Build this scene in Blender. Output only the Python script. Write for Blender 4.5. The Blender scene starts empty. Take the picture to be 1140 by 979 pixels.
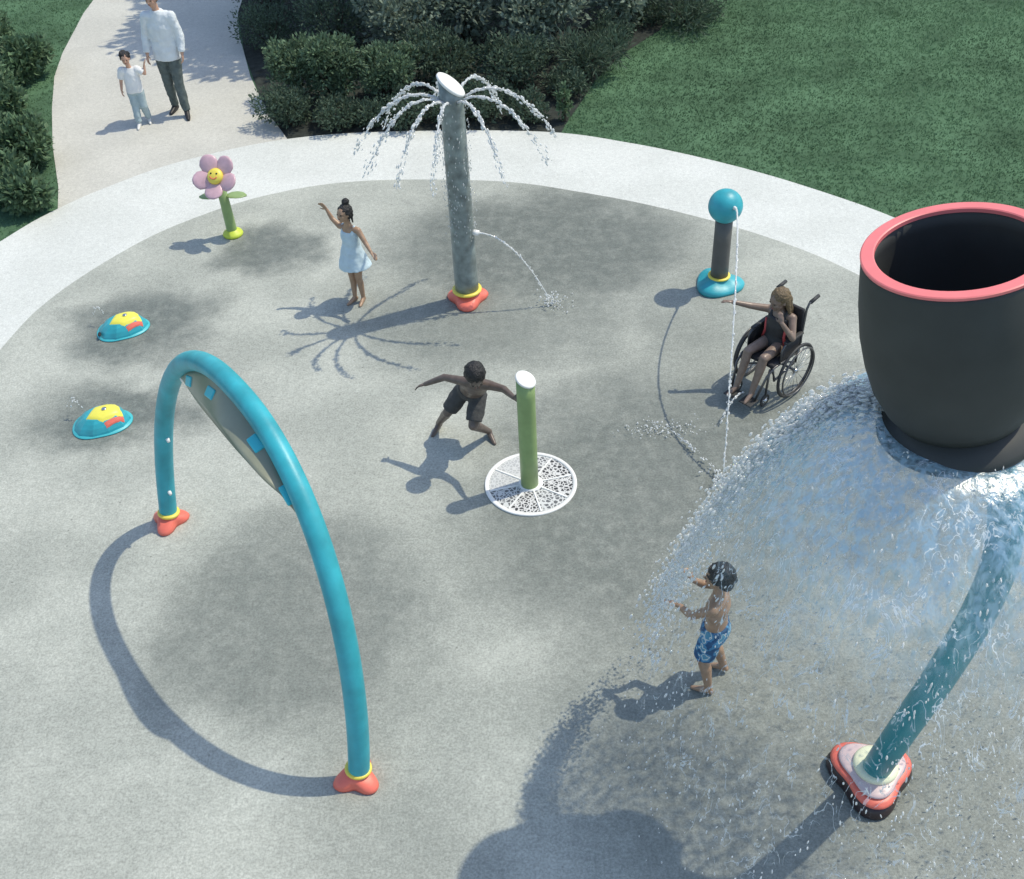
import bpy, math, random
import numpy as np
from mathutils import Vector, Matrix, noise
R = random.Random(7)
scene = bpy.context.scene
COL = scene.collection
V = Vector
PI = math.pi

# ------------------------------------------------------------------ camera, sun, sky
def rad(a): return math.radians(a)
t, r = rad(41), rad(-3.2)
fw = V((0, math.cos(t), -math.sin(t))); Rx = V((1, 0, 0)); Ux = Rx.cross(fw)
Rr = Rx*math.cos(r) + Ux*math.sin(r); Ur = -Rx*math.sin(r) + Ux*math.cos(r)
cam = bpy.data.cameras.new('camera'); camo = bpy.data.objects.new('camera', cam); COL.objects.link(camo)
M = Matrix((Rr, Ur, -fw)).transposed().to_4x4(); M.translation = V((0, 0, 6.6)); camo.matrix_world = M
cam.sensor_width = 36; cam.lens = 1250/1140*36; cam.clip_end = 2000; cam.clip_start = .1
scene.camera = camo
SUN_EL, SUN_AZ = rad(60), rad(20.3)      # azimuth measured from +X towards +Y
SD = V((math.cos(SUN_EL)*math.cos(SUN_AZ), math.cos(SUN_EL)*math.sin(SUN_AZ), math.sin(SUN_EL)))
sl = bpy.data.lights.new('sun', 'SUN'); sl.energy = 2.45; sl.angle = rad(.55); sl.color = (1, .925, .74)
so = bpy.data.objects.new('sun', sl); COL.objects.link(so); so.rotation_euler = SD.to_track_quat('Z', 'Y').to_euler(); so.location = (0, 0, 20)
w = bpy.data.worlds.new('World'); scene.world = w; w.use_nodes = True
nt = w.node_tree; sk = nt.nodes.new('ShaderNodeTexSky'); sk.sky_type = 'NISHITA'; sk.sun_disc = False
sk.sun_elevation = SUN_EL; sk.sun_rotation = PI/2 - SUN_AZ; sk.air_density = 1.1; sk.dust_density = 1.0; sk.ozone_density = .25
bg = nt.nodes['Background']; bg.inputs[1].default_value = .15; nt.links.new(sk.outputs[0], bg.inputs[0])
vs = scene.view_settings; vs.view_transform = 'Standard'; vs.look = 'None'; vs.gamma = 1; vs.exposure = .42; vs.use_curve_mapping = False
scene.cycles.max_bounces = 8; scene.cycles.transparent_max_bounces = 16; scene.cycles.caustics_reflective = False; scene.cycles.caustics_refractive = False

# ------------------------------------------------------------------ object helpers
def tag(o, label=None, cat=None, group=None, kind=None):
    if label: o['label'] = label
    if cat: o['category'] = cat
    if group: o['group'] = group
    if kind: o['kind'] = kind
    return o
def empty(name, loc, label, cat, group=None, rz=0):
    o = bpy.data.objects.new(name, None); COL.objects.link(o); o.location = loc; o.rotation_euler = (0, 0, rz)
    o.empty_display_size = .1
    return tag(o, label, cat, group)
def link(name, me, mat, parent=None, loc=None, smooth=True):
    if mat: me.materials.clear(); me.materials.append(mat)
    o = bpy.data.objects.new(name, me); COL.objects.link(o)
    if parent: o.parent = parent
    if loc: o.location = loc
    if smooth: me.polygons.foreach_set('use_smooth', [True]*len(me.polygons))
    return o
def crease(o, ang=40):
    m = o.modifiers.new('split', 'EDGE_SPLIT'); m.split_angle = rad(ang); return o

class MB:
    def __init__(s): s.v = []; s.f = []
    def add(s, vs, fs):
        b = len(s.v); s.v += [tuple(x) for x in vs]; s.f += [tuple(i+b for i in f) for f in fs]; return s
    def mesh(s, name='m'):
        me = bpy.data.meshes.new(name); me.from_pydata(s.v, [], s.f); me.update(); return me
    def build(s, name, mat, parent=None, loc=None, smooth=True):
        return link(name, s.mesh(name), mat, parent, loc, smooth)
    def ring_tube(s, rings, cap=True):
        n = len(rings[0]); vs = [p for q in rings for p in q]; fs = []
        for i in range(len(rings)-1):
            for j in range(n):
                a = i*n+j; b = i*n+(j+1) % n; fs.append((a, b, b+n, a+n))
        if cap: fs.append(tuple(range(n-1, -1, -1))); fs.append(tuple(range((len(rings)-1)*n, len(rings)*n)))
        return s.add(vs, fs)
    def tube(s, pts, rad_, n=16, cap=True):
        pts = [V(p) for p in pts]; m = len(pts)
        rr = rad_ if isinstance(rad_, (list, tuple)) else [rad_]*m
        tg = [(pts[min(i+1, m-1)]-pts[max(i-1, 0)]).normalized() for i in range(m)]
        x = tg[0].orthogonal().normalized(); rings = []
        for i in range(m):
            x = (x - tg[i]*x.dot(tg[i])).normalized(); y = tg[i].cross(x)
            rings.append([pts[i]+(x*math.cos(a)+y*math.sin(a))*rr[i] for a in [2*PI*k/n for k in range(n)]])
        return s.ring_tube(rings, cap)
    def lathe(s, prof, n=48, c=(0, 0, 0), ax=None, mod=None):
        c = V(c); q = V((0, 0, 1)).rotation_difference(V(ax)) if ax is not None else None; rings = []
        for (rr, z) in prof:
            ring = []
            for k in range(n):
                a = 2*PI*k/n; m_ = mod(a, rr, z) if mod else (rr, z)
                p = V((m_[0]*math.cos(a), m_[0]*math.sin(a), m_[1]))
                if q: p = q @ p
                ring.append(c+p)
            rings.append(ring)
        return s.ring_tube(rings, True)
    def box(s, c, sx, sy, sz, rot=None):
        c = V(c); vs = []
        for x in (-1, 1):
            for y in (-1, 1):
                for z in (-1, 1):
                    p = V((x*sx/2, y*sy/2, z*sz/2)); vs.append(c + (rot @ p if rot else p))
        return s.add(vs, [(0, 1, 3, 2), (4, 6, 7, 5), (0, 4, 5, 1), (2, 3, 7, 6), (0, 2, 6, 4), (1, 5, 7, 3)])
    def ell(s, c, rx, ry, rz, rot=None, nu=20, nv=12):
        c = V(c); vs = [c + (rot @ V((0, 0, -rz)) if rot else V((0, 0, -rz)))]; fs = []
        for i in range(1, nv):
            ph = -PI/2+PI*i/nv
            for j in range(nu):
                a = 2*PI*j/nu; p = V((rx*math.cos(ph)*math.cos(a), ry*math.cos(ph)*math.sin(a), rz*math.sin(ph))); vs.append(c+(rot @ p if rot else p))
        vs.append(c+(rot @ V((0, 0, rz)) if rot else V((0, 0, rz))))
        for j in range(nu):
            fs.append((0, 1+(j+1) % nu, 1+j)); L = 1+(nv-2)*nu; fs.append((L+j, L+(j+1) % nu, len(vs)-1))
            for i in range(nv-2):
                a = 1+i*nu+j; b = 1+i*nu+(j+1) % nu; fs.append((a, b, b+nu, a+nu))
        return s.add(vs, fs)
    def cone(s, p, q, r1, r2, n=14):          # round-ended tapered limb
        p = V(p); q = V(q); d = (q-p).normalized(); pts = []; rr = []
        for a in (80, 60, 40, 20): pts.append(p - d*r1*math.sin(rad(a))); rr.append(r1*math.cos(rad(a)))
        pts.append(p); rr.append(r1); pts.append((p+q)/2); rr.append((r1+r2)/2); pts.append(q); rr.append(r2)
        for a in (20, 40, 60, 80): pts.append(q + d*r2*math.sin(rad(a))); rr.append(r2*math.cos(rad(a)))
        x = d.orthogonal().normalized(); y = d.cross(x)
        rings = [[c+(x*math.cos(a)+y*math.sin(a))*k for a in [2*PI*j/n for j in range(n)]] for c, k in zip(pts, rr)]
        return s.ring_tube(rings, True)
    def ellt(s, pts, lats, wl, wf, n=24):     # elliptical sections along a spine
        pts = [V(p) for p in pts]; m = len(pts); rings = []
        for i in range(m):
            tg = (pts[min(i+1, m-1)]-pts[max(i-1, 0)]).normalized(); la = V(lats[i]); la = (la-tg*la.dot(tg)).normalized(); fo = tg.cross(la)
            rings.append([pts[i]+la*wl[i]*math.cos(a)+fo*wf[i]*math.sin(a) for a in [2*PI*k/n for k in range(n)]])
        return s.ring_tube(rings, True)

WS = bpy.data.scenes.new('workshop')      # scratch scene for the voxel remesh, removed at the end
def fuse(mb, name, mat, parent, vox=.006, smooth=3, fac=.5, dis=None):
    me = mb.mesh('tmp'); o = bpy.data.objects.new('tmp', me); WS.collection.objects.link(o)
    m = o.modifiers.new('r', 'REMESH'); m.mode = 'VOXEL'; m.voxel_size = vox; m.use_smooth_shade = True
    if smooth: m = o.modifiers.new('s', 'SMOOTH'); m.factor = fac; m.iterations = smooth
    WS.view_layers[0].update(); dg = WS.view_layers[0].depsgraph
    nm = bpy.data.meshes.new_from_object(o.evaluated_get(dg)); nm.name = name
    bpy.data.objects.remove(o); bpy.data.meshes.remove(me)
    if dis:
        for v in nm.vertices: v.co += v.normal*dis(v.co)
    return link(name, nm, mat, parent)

# ------------------------------------------------------------------ materials
def mat(name, col, rough=.5, metal=0, spec=.5, var=0, vscale=8, bump=0, bscale=60, coat=0, tr=0, island=0, big=0, leaf=0):
    m = bpy.data.materials.new(name); m.use_nodes = True; n = m.node_tree.nodes; l = m.node_tree.links; b = n['Principled BSDF']
    b.inputs['Base Color'].default_value = (*col, 1); b.inputs['Roughness'].default_value = rough; b.inputs['Metallic'].default_value = metal
    b.inputs['Specular IOR Level'].default_value = spec; b.inputs['Coat Weight'].default_value = coat; b.inputs['Transmission Weight'].default_value = tr
    tc = n.new('ShaderNodeTexCoord')
    if var or island:
        hs = n.new('ShaderNodeHueSaturation'); hs.inputs['Color'].default_value = (*col, 1); mr = n.new('ShaderNodeMapRange')
        if island: g = n.new('ShaderNodeNewGeometry'); src = g.outputs['Random Per Island']; var = island; mr.inputs[1].default_value = 0; mr.inputs[2].default_value = 1
        else:
            nz = n.new('ShaderNodeTexNoise'); nz.inputs['Scale'].default_value = vscale; nz.inputs['Detail'].default_value = 6; l.new(tc.outputs['Object'], nz.inputs['Vector']); src = nz.outputs[0]
            mr.inputs[1].default_value = .3; mr.inputs[2].default_value = .7
        mr.inputs[3].default_value = 1-var; mr.inputs[4].default_value = 1+var
        l.new(src, mr.inputs[0]); vo_ = mr.outputs[0]
        if big:
            nb2 = n.new('ShaderNodeTexNoise'); nb2.inputs['Scale'].default_value = big; nb2.inputs['Detail'].default_value = 3; l.new(tc.outputs['Object'], nb2.inputs['Vector'])
            m2 = n.new('ShaderNodeMapRange'); m2.inputs[1].default_value = .35; m2.inputs[2].default_value = .65; m2.inputs[3].default_value = .78; m2.inputs[4].default_value = 1.25; l.new(nb2.outputs[0], m2.inputs[0])
            mm = n.new('ShaderNodeMath'); mm.operation = 'MULTIPLY'; l.new(vo_, mm.inputs[0]); l.new(m2.outputs[0], mm.inputs[1]); vo_ = mm.outputs[0]
        l.new(vo_, hs.inputs['Value']); l.new(hs.outputs[0], b.inputs['Base Color'])
    if leaf:
        tl = n.new('ShaderNodeBsdfTranslucent'); mxs = n.new('ShaderNodeMixShader'); mxs.inputs[0].default_value = leaf
        l.new(hs.outputs[0], tl.inputs[0]); l.new(b.outputs[0], mxs.inputs[1]); l.new(tl.outputs[0], mxs.inputs[2]); l.new(mxs.outputs[0], n['Material Output'].inputs[0])
    if bump:
        nb = n.new('ShaderNodeTexNoise'); nb.inputs['Scale'].default_value = bscale; nb.inputs['Detail'].default_value = 5; l.new(tc.outputs['Object'], nb.inputs['Vector'])
        bp = n.new('ShaderNodeBump'); bp.inputs['Strength'].default_value = bump; bp.inputs['Distance'].default_value = .02; l.new(nb.outputs[0], bp.inputs['Height']); l.new(bp.outputs[0], b.inputs['Normal'])
    return m

def ground_mat(name, c1, c2, wet=None, wetcol=None, speck=.25):
    m = bpy.data.materials.new(name); m.use_nodes = True; n = m.node_tree.nodes; l = m.node_tree.links; b = n['Principled BSDF']
    tc = n.new('ShaderNodeTexCoord'); P = tc.outputs['Object']
    def noise_(sc, det=4, ro=.6):
        z = n.new('ShaderNodeTexNoise'); z.inputs['Scale'].default_value = sc; z.inputs['Detail'].default_value = det; z.inputs['Roughness'].default_value = ro; l.new(P, z.inputs['Vector']); return z
    def mrange(s, a, b_, c, d):
        q = n.new('ShaderNodeMapRange'); q.interpolation_type = 'SMOOTHSTEP'; q.inputs[1].default_value = a; q.inputs[2].default_value = b_; q.inputs[3].default_value = c; q.inputs[4].default_value = d; l.new(s, q.inputs[0]); return q.outputs[0]
    def mix(f, a, b_, ty='MIX'):
        q = n.new('ShaderNodeMix'); q.data_type = 'RGBA'; q.blend_type = ty
        if isinstance(f, float): q.inputs[0].default_value = f
        else: l.new(f, q.inputs[0])
        for k, i in ((a, 6), (b_, 7)):
            if isinstance(k, tuple): q.inputs[i].default_value = (*k, 1)
            else: l.new(k, q.inputs[i])
        return q.outputs[2]
    big = mrange(noise_(.9, 5, .55).outputs[0], .35, .65, 0, 1)
    c = mix(big, c1, c2)
    wetf = None
    if wet:
        # wet concrete round the spray features: stains with a shape of their own
        dn = noise_(1.6, 5, .6); off = n.new('ShaderNodeVectorMath'); off.operation = 'SUBTRACT'; l.new(dn.outputs['Color'], off.inputs[0]); off.inputs[1].default_value = (.5, .5, .5)
        sc = n.new('ShaderNodeVectorMath'); sc.operation = 'SCALE'; l.new(off.outputs[0], sc.inputs[0]); sc.inputs['Scale'].default_value = 1.1
        ad = n.new('ShaderNodeVectorMath'); ad.operation = 'ADD'; l.new(P, ad.inputs[0]); l.new(sc.outputs[0], ad.inputs[1])
        for (x, y, rx, ry, k) in wet:
            su = n.new('ShaderNodeVectorMath'); su.operation = 'SUBTRACT'; l.new(ad.outputs[0], su.inputs[0]); su.inputs[1].default_value = (x, y, 0)
            mu = n.new('ShaderNodeVectorMath'); mu.operation = 'MULTIPLY'; l.new(su.outputs[0], mu.inputs[0]); mu.inputs[1].default_value = (1/rx, 1/ry, 0)
            le = n.new('ShaderNodeVectorMath'); le.operation = 'LENGTH'; l.new(mu.outputs[0], le.inputs[0])
            f = mrange(le.outputs['Value'], .45, 1.15, k, 0)
            if wetf is None: wetf = f
            else:
                mx = n.new('ShaderNodeMath'); mx.operation = 'MAXIMUM'; l.new(wetf, mx.inputs[0]); l.new(f, mx.inputs[1]); wetf = mx.outputs[0]
        mo = n.new('ShaderNodeMath'); mo.operation = 'MULTIPLY'; l.new(wetf, mo.inputs[0]); l.new(mrange(noise_(7, 6, .7).outputs[0], .3, .62, .72, 1), mo.inputs[1]); wetf = mo.outputs[0]
        c = mix(wetf, c, wetcol)
    s1 = mrange(noise_(55, 3, .8).outputs[0], .3, .7, 1-speck, 1+speck)
    s2 = mrange(noise_(17, 4, .7).outputs[0], .3, .7, 1-speck*.45, 1+speck*.45)
    s0 = n.new('ShaderNodeMath'); s0.operation = 'MULTIPLY'; l.new(s1, s0.inputs[0]); l.new(s2, s0.inputs[1])
    cb = n.new('ShaderNodeCombineColor'); [l.new(s0.outputs[0], cb.inputs[i]) for i in range(3)]
    c = mix(1.0, c, cb.outputs[0], 'MULTIPLY')
    # sparse dark grit
    vo = n.new('ShaderNodeTexVoronoi'); vo.inputs['Scale'].default_value = 9; l.new(P, vo.inputs['Vector'])
    gr = mrange(vo.outputs['Distance'], .05, .11, .55, 0)
    rg = n.new('ShaderNodeMath'); rg.operation = 'MULTIPLY'; l.new(gr, rg.inputs[0]); l.new(mrange(noise_(2.3, 3).outputs[0], .45, .62, 0, 1), rg.inputs[1])
    c = mix(rg.outputs[0], c, tuple(x*.35 for x in c1))
    l.new(c, b.inputs['Base Color'])
    b.inputs['Roughness'].default_value = .9; b.inputs['Specular IOR Level'].default_value = .25
    if wetf is not None: l.new(mrange(wetf, 0, 1, .9, .5), b.inputs['Roughness'])
    bp = n.new('ShaderNodeBump'); bp.inputs['Strength'].default_value = .35; bp.inputs['Distance'].default_value = .01; l.new(noise_(70, 4, .7).outputs[0], bp.inputs['Height']); l.new(bp.outputs[0], b.inputs['Normal'])
    return m

TURQ = mat('turquoise_paint', (.035, .36, .43), .42, var=.18, vscale=6, bump=.06, bscale=30)
TEAL = mat('teal_paint', (.02, .24, .28), .35, var=.12, vscale=6, bump=.03)
CORAL = mat('coral_paint', (.78, .17, .12), .4, var=.08, vscale=9, bump=.04)
YEL = mat('yellow_paint', (.80, .66, .10), .4, var=.06)
LIME = mat('lime_paint', (.56, .66, .07), .45, var=.08)
GREEN = mat('green_paint', (.26, .37, .15), .42, var=.10, vscale=10, bump=.03)
GREY = mat('grey_green_paint', (.21, .245, .235), .35, var=.42, vscale=9, bump=.12)
PCHAR = mat('brown_grey_paint', (.10, .10, .095), .5, var=.12)
CHAR = mat('charcoal_plastic', (.048, .051, .05), .62, spec=.35, var=.12, vscale=4, bump=.04, bscale=20)
PINK = mat('pink_rim', (.80, .20, .20), .45, var=.05)
PETAL = mat('pink_petal', (.58, .38, .43), .35, var=.12, vscale=14)
WHITE = mat('white_paint', (.78, .78, .76), .45, var=.05, vscale=12)
STEEL = mat('steel', (.55, .56, .57), .25, metal=1, bump=.03)
BLACK = mat('black_rubber', (.035, .036, .038), .6)
DKMET = mat('dark_metal', (.12, .12, .125), .35, metal=.7)
DKFAB = mat('dark_fabric', (.03, .03, .034), .85, var=.15, vscale=30)
OLIVE = mat('olive_panel', (.25, .26, .19), .3, var=.10, vscale=5)
DARKHOLE = mat('dark_opening', (.01, .012, .015), .7)
LEAFDARK = mat('leaf_dark', (.085, .13, .088), .6, spec=.3, island=.4, leaf=.3)
LEAFMID = mat('leaf_mid', (.13, .20, .12), .6, spec=.3, island=.4, leaf=.3)
LEAFPALE = mat('leaf_pale', (.20, .255, .195), .55, spec=.35, island=.4, leaf=.3)
LEAFLOW = mat('leaf_low', (.125, .20, .11), .6, spec=.3, island=.4, leaf=.3)
BARK = mat('bark', (.075, .06, .045), .9, var=.3, vscale=12, bump=.5, bscale=25)
GRASSM = mat('grass_blade', (.105, .195, .105), .8, spec=.1, island=.2, big=.45, leaf=.25)
LAWNM = mat('lawn_ground', (.08, .15, .085), .95, spec=.1, var=.3, vscale=1.3, bump=.3)
BEDM = mat('bed_soil', (.04, .046, .042), .95, spec=.1, var=.35, vscale=9, bump=.5)
S_LIGHT = mat('skin_light', (.52, .31, .22), .55, var=.06, vscale=20)
S_TAN = mat('skin_tan', (.36, .23, .15), .38, var=.14, vscale=20)
S_BROWN = mat('skin_brown', (.23, .165, .13), .38, var=.15, vscale=20)
S_DEEP = mat('skin_deep', (.125, .095, .08), .38, var=.18, vscale=20)
H_BLACK = mat('hair_black', (.012, .011, .012), .5, var=.3, vscale=60, bump=.6, bscale=90)
H_BROWN = mat('hair_brown', (.15, .105, .055), .5, var=.35, vscale=60, bump=.6, bscale=90)
EYE = mat('eye_dark', (.015, .012, .01), .25)
LIP = mat('lip', (.30, .12, .10), .5)
DENIM = mat('dark_trousers', (.10, .125, .12), .85, var=.2, vscale=25, bump=.25, bscale=40)
PALEBLUE = mat('pale_blue_cloth', (.50, .62, .68), .85, var=.08, vscale=14, bump=.3, bscale=18)
SHIRTM = mat('pale_shirt_cloth', (.66, .70, .72), .85, var=.06, vscale=14, bump=.35, bscale=16)
WCLOTH = mat('white_cloth', (.74, .74, .73), .85, var=.05, bump=.3, bscale=18)
LBLUE = mat('light_blue_trousers', (.38, .47, .49), .85, var=.08, bump=.3, bscale=20)
SHORTD = mat('dark_shorts_cloth', (.06, .06, .06), .85, var=.2, vscale=20, bump=.3, bscale=30)
SWIM = mat('dark_swimsuit', (.03, .031, .034), .6, var=.1, vscale=20)
REDT = mat('red_trim', (.55, .08, .08), .6)
SHOE = mat('dark_shoe', (.02, .02, .022), .5)
SHOEW = mat('white_shoe', (.70, .69, .66), .6)

def pattern_short():
    m = mat('blue_patterned_cloth', (.05, .16, .30), .8); n = m.node_tree.nodes; l = m.node_tree.links; b = n['Principled BSDF']
    tc = n.new('ShaderNodeTexCoord'); vo = n.new('ShaderNodeTexNoise'); vo.inputs['Scale'].default_value = 17; vo.inputs['Detail'].default_value = 1; l.new(tc.outputs['Object'], vo.inputs['Vector'])
    cr = n.new('ShaderNodeValToRGB'); l.new(vo.outputs[0], cr.inputs[0]); cr.color_ramp.interpolation = 'CONSTANT'
    e = cr.color_ramp.elements; e[0].color = (.025, .09, .20, 1); e[0].position = 0; e[1].color = (.07, .24, .42, 1); e[1].position = .46
    x = e.new(.56); x.color = (.55, .62, .62, 1); x = e.new(.62); x.color = (.09, .28, .42, 1)
    l.new(cr.outputs[0], b.inputs['Base Color']); return m
PATT = pattern_short()

def water_mat(name, white, alpha, rough=.08):
    m = bpy.data.materials.new(name); m.use_nodes = True; n = m.node_tree.nodes; l = m.node_tree.links; n.remove(n['Principled BSDF']); out = n['Material Output']
    tr = n.new('ShaderNodeBsdfTransparent'); tr.inputs[0].default_value = (.96, .98, .98, 1)
    gl = n.new('ShaderNodeBsdfGlossy'); gl.inputs['Roughness'].default_value = rough
    di = n.new('ShaderNodeBsdfDiffuse'); di.inputs[0].default_value = (.95, .96, .96, 1)
    tl = n.new('ShaderNodeBsdfTranslucent'); tl.inputs[0].default_value = (.95, .97, .97, 1)
    a = n.new('ShaderNodeMixShader'); a.inputs[0].default_value = .5; l.new(di.outputs[0], a.inputs[1]); l.new(tl.outputs[0], a.inputs[2])
    b = n.new('ShaderNodeMixShader'); b.inputs[0].default_value = white; l.new(gl.outputs[0], b.inputs[1]); l.new(a.outputs[0], b.inputs[2])
    c = n.new('ShaderNodeMixShader'); c.inputs[0].default_value = alpha; l.new(tr.outputs[0], c.inputs[1]); l.new(b.outputs[0], c.inputs[2])
    l.new(c.outputs[0], out.inputs[0]); return m
DROP = water_mat('aerated_water', .92, .92)
THINW = water_mat('thin_water', .7, .6)

def veil_mat():
    m = bpy.data.materials.new('water_sheet'); m.use_nodes = True; n = m.node_tree.nodes; l = m.node_tree.links; n.remove(n['Principled BSDF']); out = n['Material Output']
    tc = n.new('ShaderNodeTexCoord'); P = tc.outputs['Object']; sp = n.new('ShaderNodeSeparateXYZ'); l.new(P, sp.inputs[0])
    def mrange(s, a, b_, c, d):
        q = n.new('ShaderNodeMapRange'); q.interpolation_type = 'SMOOTHSTEP'; q.inputs[1].default_value = a; q.inputs[2].default_value = b_; q.inputs[3].default_value = c; q.inputs[4].default_value = d; l.new(s, q.inputs[0]); return q.outputs[0]
    def noise_(sc, det, dist=0):
        z = n.new('ShaderNodeTexNoise'); z.inputs['Scale'].default_value = sc; z.inputs['Detail'].default_value = det; z.inputs['Distortion'].default_value = dist; l.new(P, z.inputs['Vector']); return z.outputs[0]
    def math_(op, a, b_):
        q = n.new('ShaderNodeMath'); q.operation = op; q.use_clamp = False
        for i, k in enumerate((a, b_)):
            if isinstance(k, (int, float)): q.inputs[i].default_value = k
            else: l.new(k, q.inputs[i])
        return q.outputs[0]
    keep = mrange(sp.outputs['Z'], -1.7, -.35, 0, 1)           # the sheet tears as it falls
    fl = n.new('ShaderNodeVectorMath'); fl.operation = 'MULTIPLY'; l.new(P, fl.inputs[0]); fl.inputs[1].default_value = (1, 1, .3)
    def flow(sc, det, dist=0):
        z = n.new('ShaderNodeTexNoise'); z.inputs['Scale'].default_value = sc; z.inputs['Detail'].default_value = det; z.inputs['Distortion'].default_value = dist; l.new(fl.outputs[0], z.inputs['Vector']); return z.outputs[0]
    torn = mrange(math_('ADD', flow(9, 8, .4), math_('MULTIPLY', keep, .5)), .50, .98, 0, 1)
    film = math_('MULTIPLY', math_('MULTIPLY', torn, mrange(flow(26, 5, .5), .35, .65, .35, 1)), mrange(sp.outputs['Z'], -1.25, -.15, .05, .85))
    rid = math_('ABSOLUTE', math_('SUBTRACT', flow(9, 4, 1.2), .5), 0)
    foam = math_('MULTIPLY', mrange(rid, .004, .016, 1, 0), mrange(noise_(6, 3), .40, .58, 0, 1))
    foam = math_('MULTIPLY', foam, mrange(sp.outputs['Z'], -2.3, -.3, .55, .9))
    tr = n.new('ShaderNodeBsdfTransparent')
    gs = n.new('ShaderNodeBsdfGlossy'); gs.inputs['Roughness'].default_value = .3
    bp = n.new('ShaderNodeBump'); bp.inputs['Strength'].default_value = .5; bp.inputs['Distance'].default_value = .03; l.new(flow(14, 5, .6), bp.inputs['Height']); l.new(bp.outputs[0], gs.inputs['Normal'])
    d1 = n.new('ShaderNodeBsdfDiffuse'); d1.inputs[0].default_value = (.44, .70, .90, 1); l.new(bp.outputs[0], d1.inputs['Normal'])
    d2 = n.new('ShaderNodeBsdfTranslucent'); d2.inputs[0].default_value = (.44, .70, .90, 1)
    m1 = n.new('ShaderNodeMixShader'); m1.inputs[0].default_value = .5; l.new(d1.outputs[0], m1.inputs[1]); l.new(d2.outputs[0], m1.inputs[2])
    gl = n.new('ShaderNodeMixShader'); gl.inputs[0].default_value = .25; l.new(m1.outputs[0], gl.inputs[1]); l.new(gs.outputs[0], gl.inputs[2])
    di = n.new('ShaderNodeBsdfDiffuse'); di.inputs[0].default_value = (.8, .85, .87, 1)
    a = n.new('ShaderNodeMixShader'); l.new(film, a.inputs[0]); l.new(tr.outputs[0], a.inputs[1]); l.new(gl.outputs[0], a.inputs[2])
    b = n.new('ShaderNodeMixShader'); l.new(foam, b.inputs[0]); l.new(a.outputs[0], b.inputs[1]); l.new(di.outputs[0], b.inputs[2])
    l.new(b.outputs[0], out.inputs[0]); return m

# ------------------------------------------------------------------ the setting
INNER = [(-5.16, 9.42), (-4.88, 10.35), (-4.3, 11.25), (-3.70, 11.85), (-2.82, 12.37), (-1.70, 12.6), (-0.04, 12.41), (1.02, 12.0), (2.01, 11.46), (3.01, 10.72), (3.75, 9.9), (4.6, 8.5), (5.2, 6.5), (5.4, 4.0), (5.0, 1.2), (3.4, -1), (0, -2), (-3.6, -1.2), (-5.2, 1.2), (-5.7, 4.2), (-5.55, 7.2)]
OUTER = [(-6.6, 10.2), (-5.79, 11.7), (-5.4, 12.28), (-4.86, 12.83), (-4.07, 13.4), (-2.85, 13.86), (-1.5, 13.94), (0.58, 13.69), (1.7, 13.23), (2.73, 12.59), (3.66, 11.84), (4.6, 10.85), (5.7, 9.2), (6.5, 6.9), (6.9, 4.0), (6.5, .5), (4.4, -2.4), (0, -3.6), (-4.4, -2.6), (-6.7, .5), (-7.3, 4.0), (-7.2, 7.6)]
def smooth_closed(pts, k=10):
    n = len(pts); out = []
    for i in range(n):
        p0, p1, p2, p3 = [np.array(pts[(i+j-1) % n]) for j in range(4)]
        for s in range(k):
            u = s/k; q = .5*((2*p1)+(-p0+p2)*u+(2*p0-5*p1+4*p2-p3)*u*u+(-p0+3*p1-3*p2+p3)*u**3); out.append((float(q[0]), float(q[1])))
    return out
def sheet(name, poly, z, m):
    me = bpy.data.meshes.new(name); me.from_pydata([(x, y, z) for x, y in poly], [], [tuple(range(len(poly)))]); me.update()
    if me.polygons[0].normal.z < 0: me.flip_normals()
    return tag(link(name, me, m, smooth=False), kind='structure')
OUT_S = smooth_closed(OUTER); IN_S = smooth_closed(INNER)
def inside(poly, x, y):
    if not hasattr(inside, 'bb'): inside.bb = {}
    if id(poly) not in inside.bb: inside.bb[id(poly)] = (min(p[0] for p in poly), max(p[0] for p in poly), min(p[1] for p in poly), max(p[1] for p in poly))
    b = inside.bb[id(poly)]
    if x < b[0] or x > b[1] or y < b[2] or y > b[3]: return False
    c = False; n = len(poly); j = n-1
    for i in range(n):
        xi, yi = poly[i]; xj, yj = poly[j]
        if (yi > y) != (yj > y) and x < (xj-xi)*(y-yi)/(yj-yi)+xi: c = not c
        j = i
    return c
lawn = sheet('lawn', [(-300, -300), (300, -300), (300, 300), (-300, 300)], -.016, LAWNM)
BED = [(-4.2, 24), (-4.09, 18.61), (-3.73, 16.85), (-3.26, 15.19), (-2.73, 13.7), (-1.5, 13.6), (.75, 13.3), (0.95, 13.9), (1.15, 14.4), (1.45, 15.2), (1.95, 16.1), (2.6, 16.9), (3.0, 18), (3.6, 20), (4.5, 24)]
sheet('planting_bed', BED, -.012, BEDM)
PATHM = ground_mat('path_concrete', (.495, .488, .442), (.545, .537, .487), speck=.12)
RINGM = ground_mat('ring_concrete', (.57, .588, .557), (.63, .648, .617), speck=.12)
WET = [(.45, 10.9, 2.2, 1.55, 1.0), (-.1, 9.5, 1.9, 1.2, .7), (-3.8, 9.75, 1.0, .75, 1), (-3.7, 8.25, 1.0, .65, 1), (-2.6, 11.1, .75, .6, 1), (1.2, 6.7, 2.0, 2.2, .95), (-1.7, 5.7, 1.4, 1.35, .8),
       (2.6, 6.9, 2.1, 1.8, .95), (1.6, 4.3, 1.8, 1.7, .8), (1.9, 9.4, .9, 1.1, .5), (3.2, 4.2, 1.8, 1.6, .7), (-.9, 4.2, .9, 1.2, .35)]
PADM = ground_mat('pad_concrete', (.335, .352, .316), (.43, .446, .40), WET, (.148, .165, .150), speck=.22)
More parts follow.
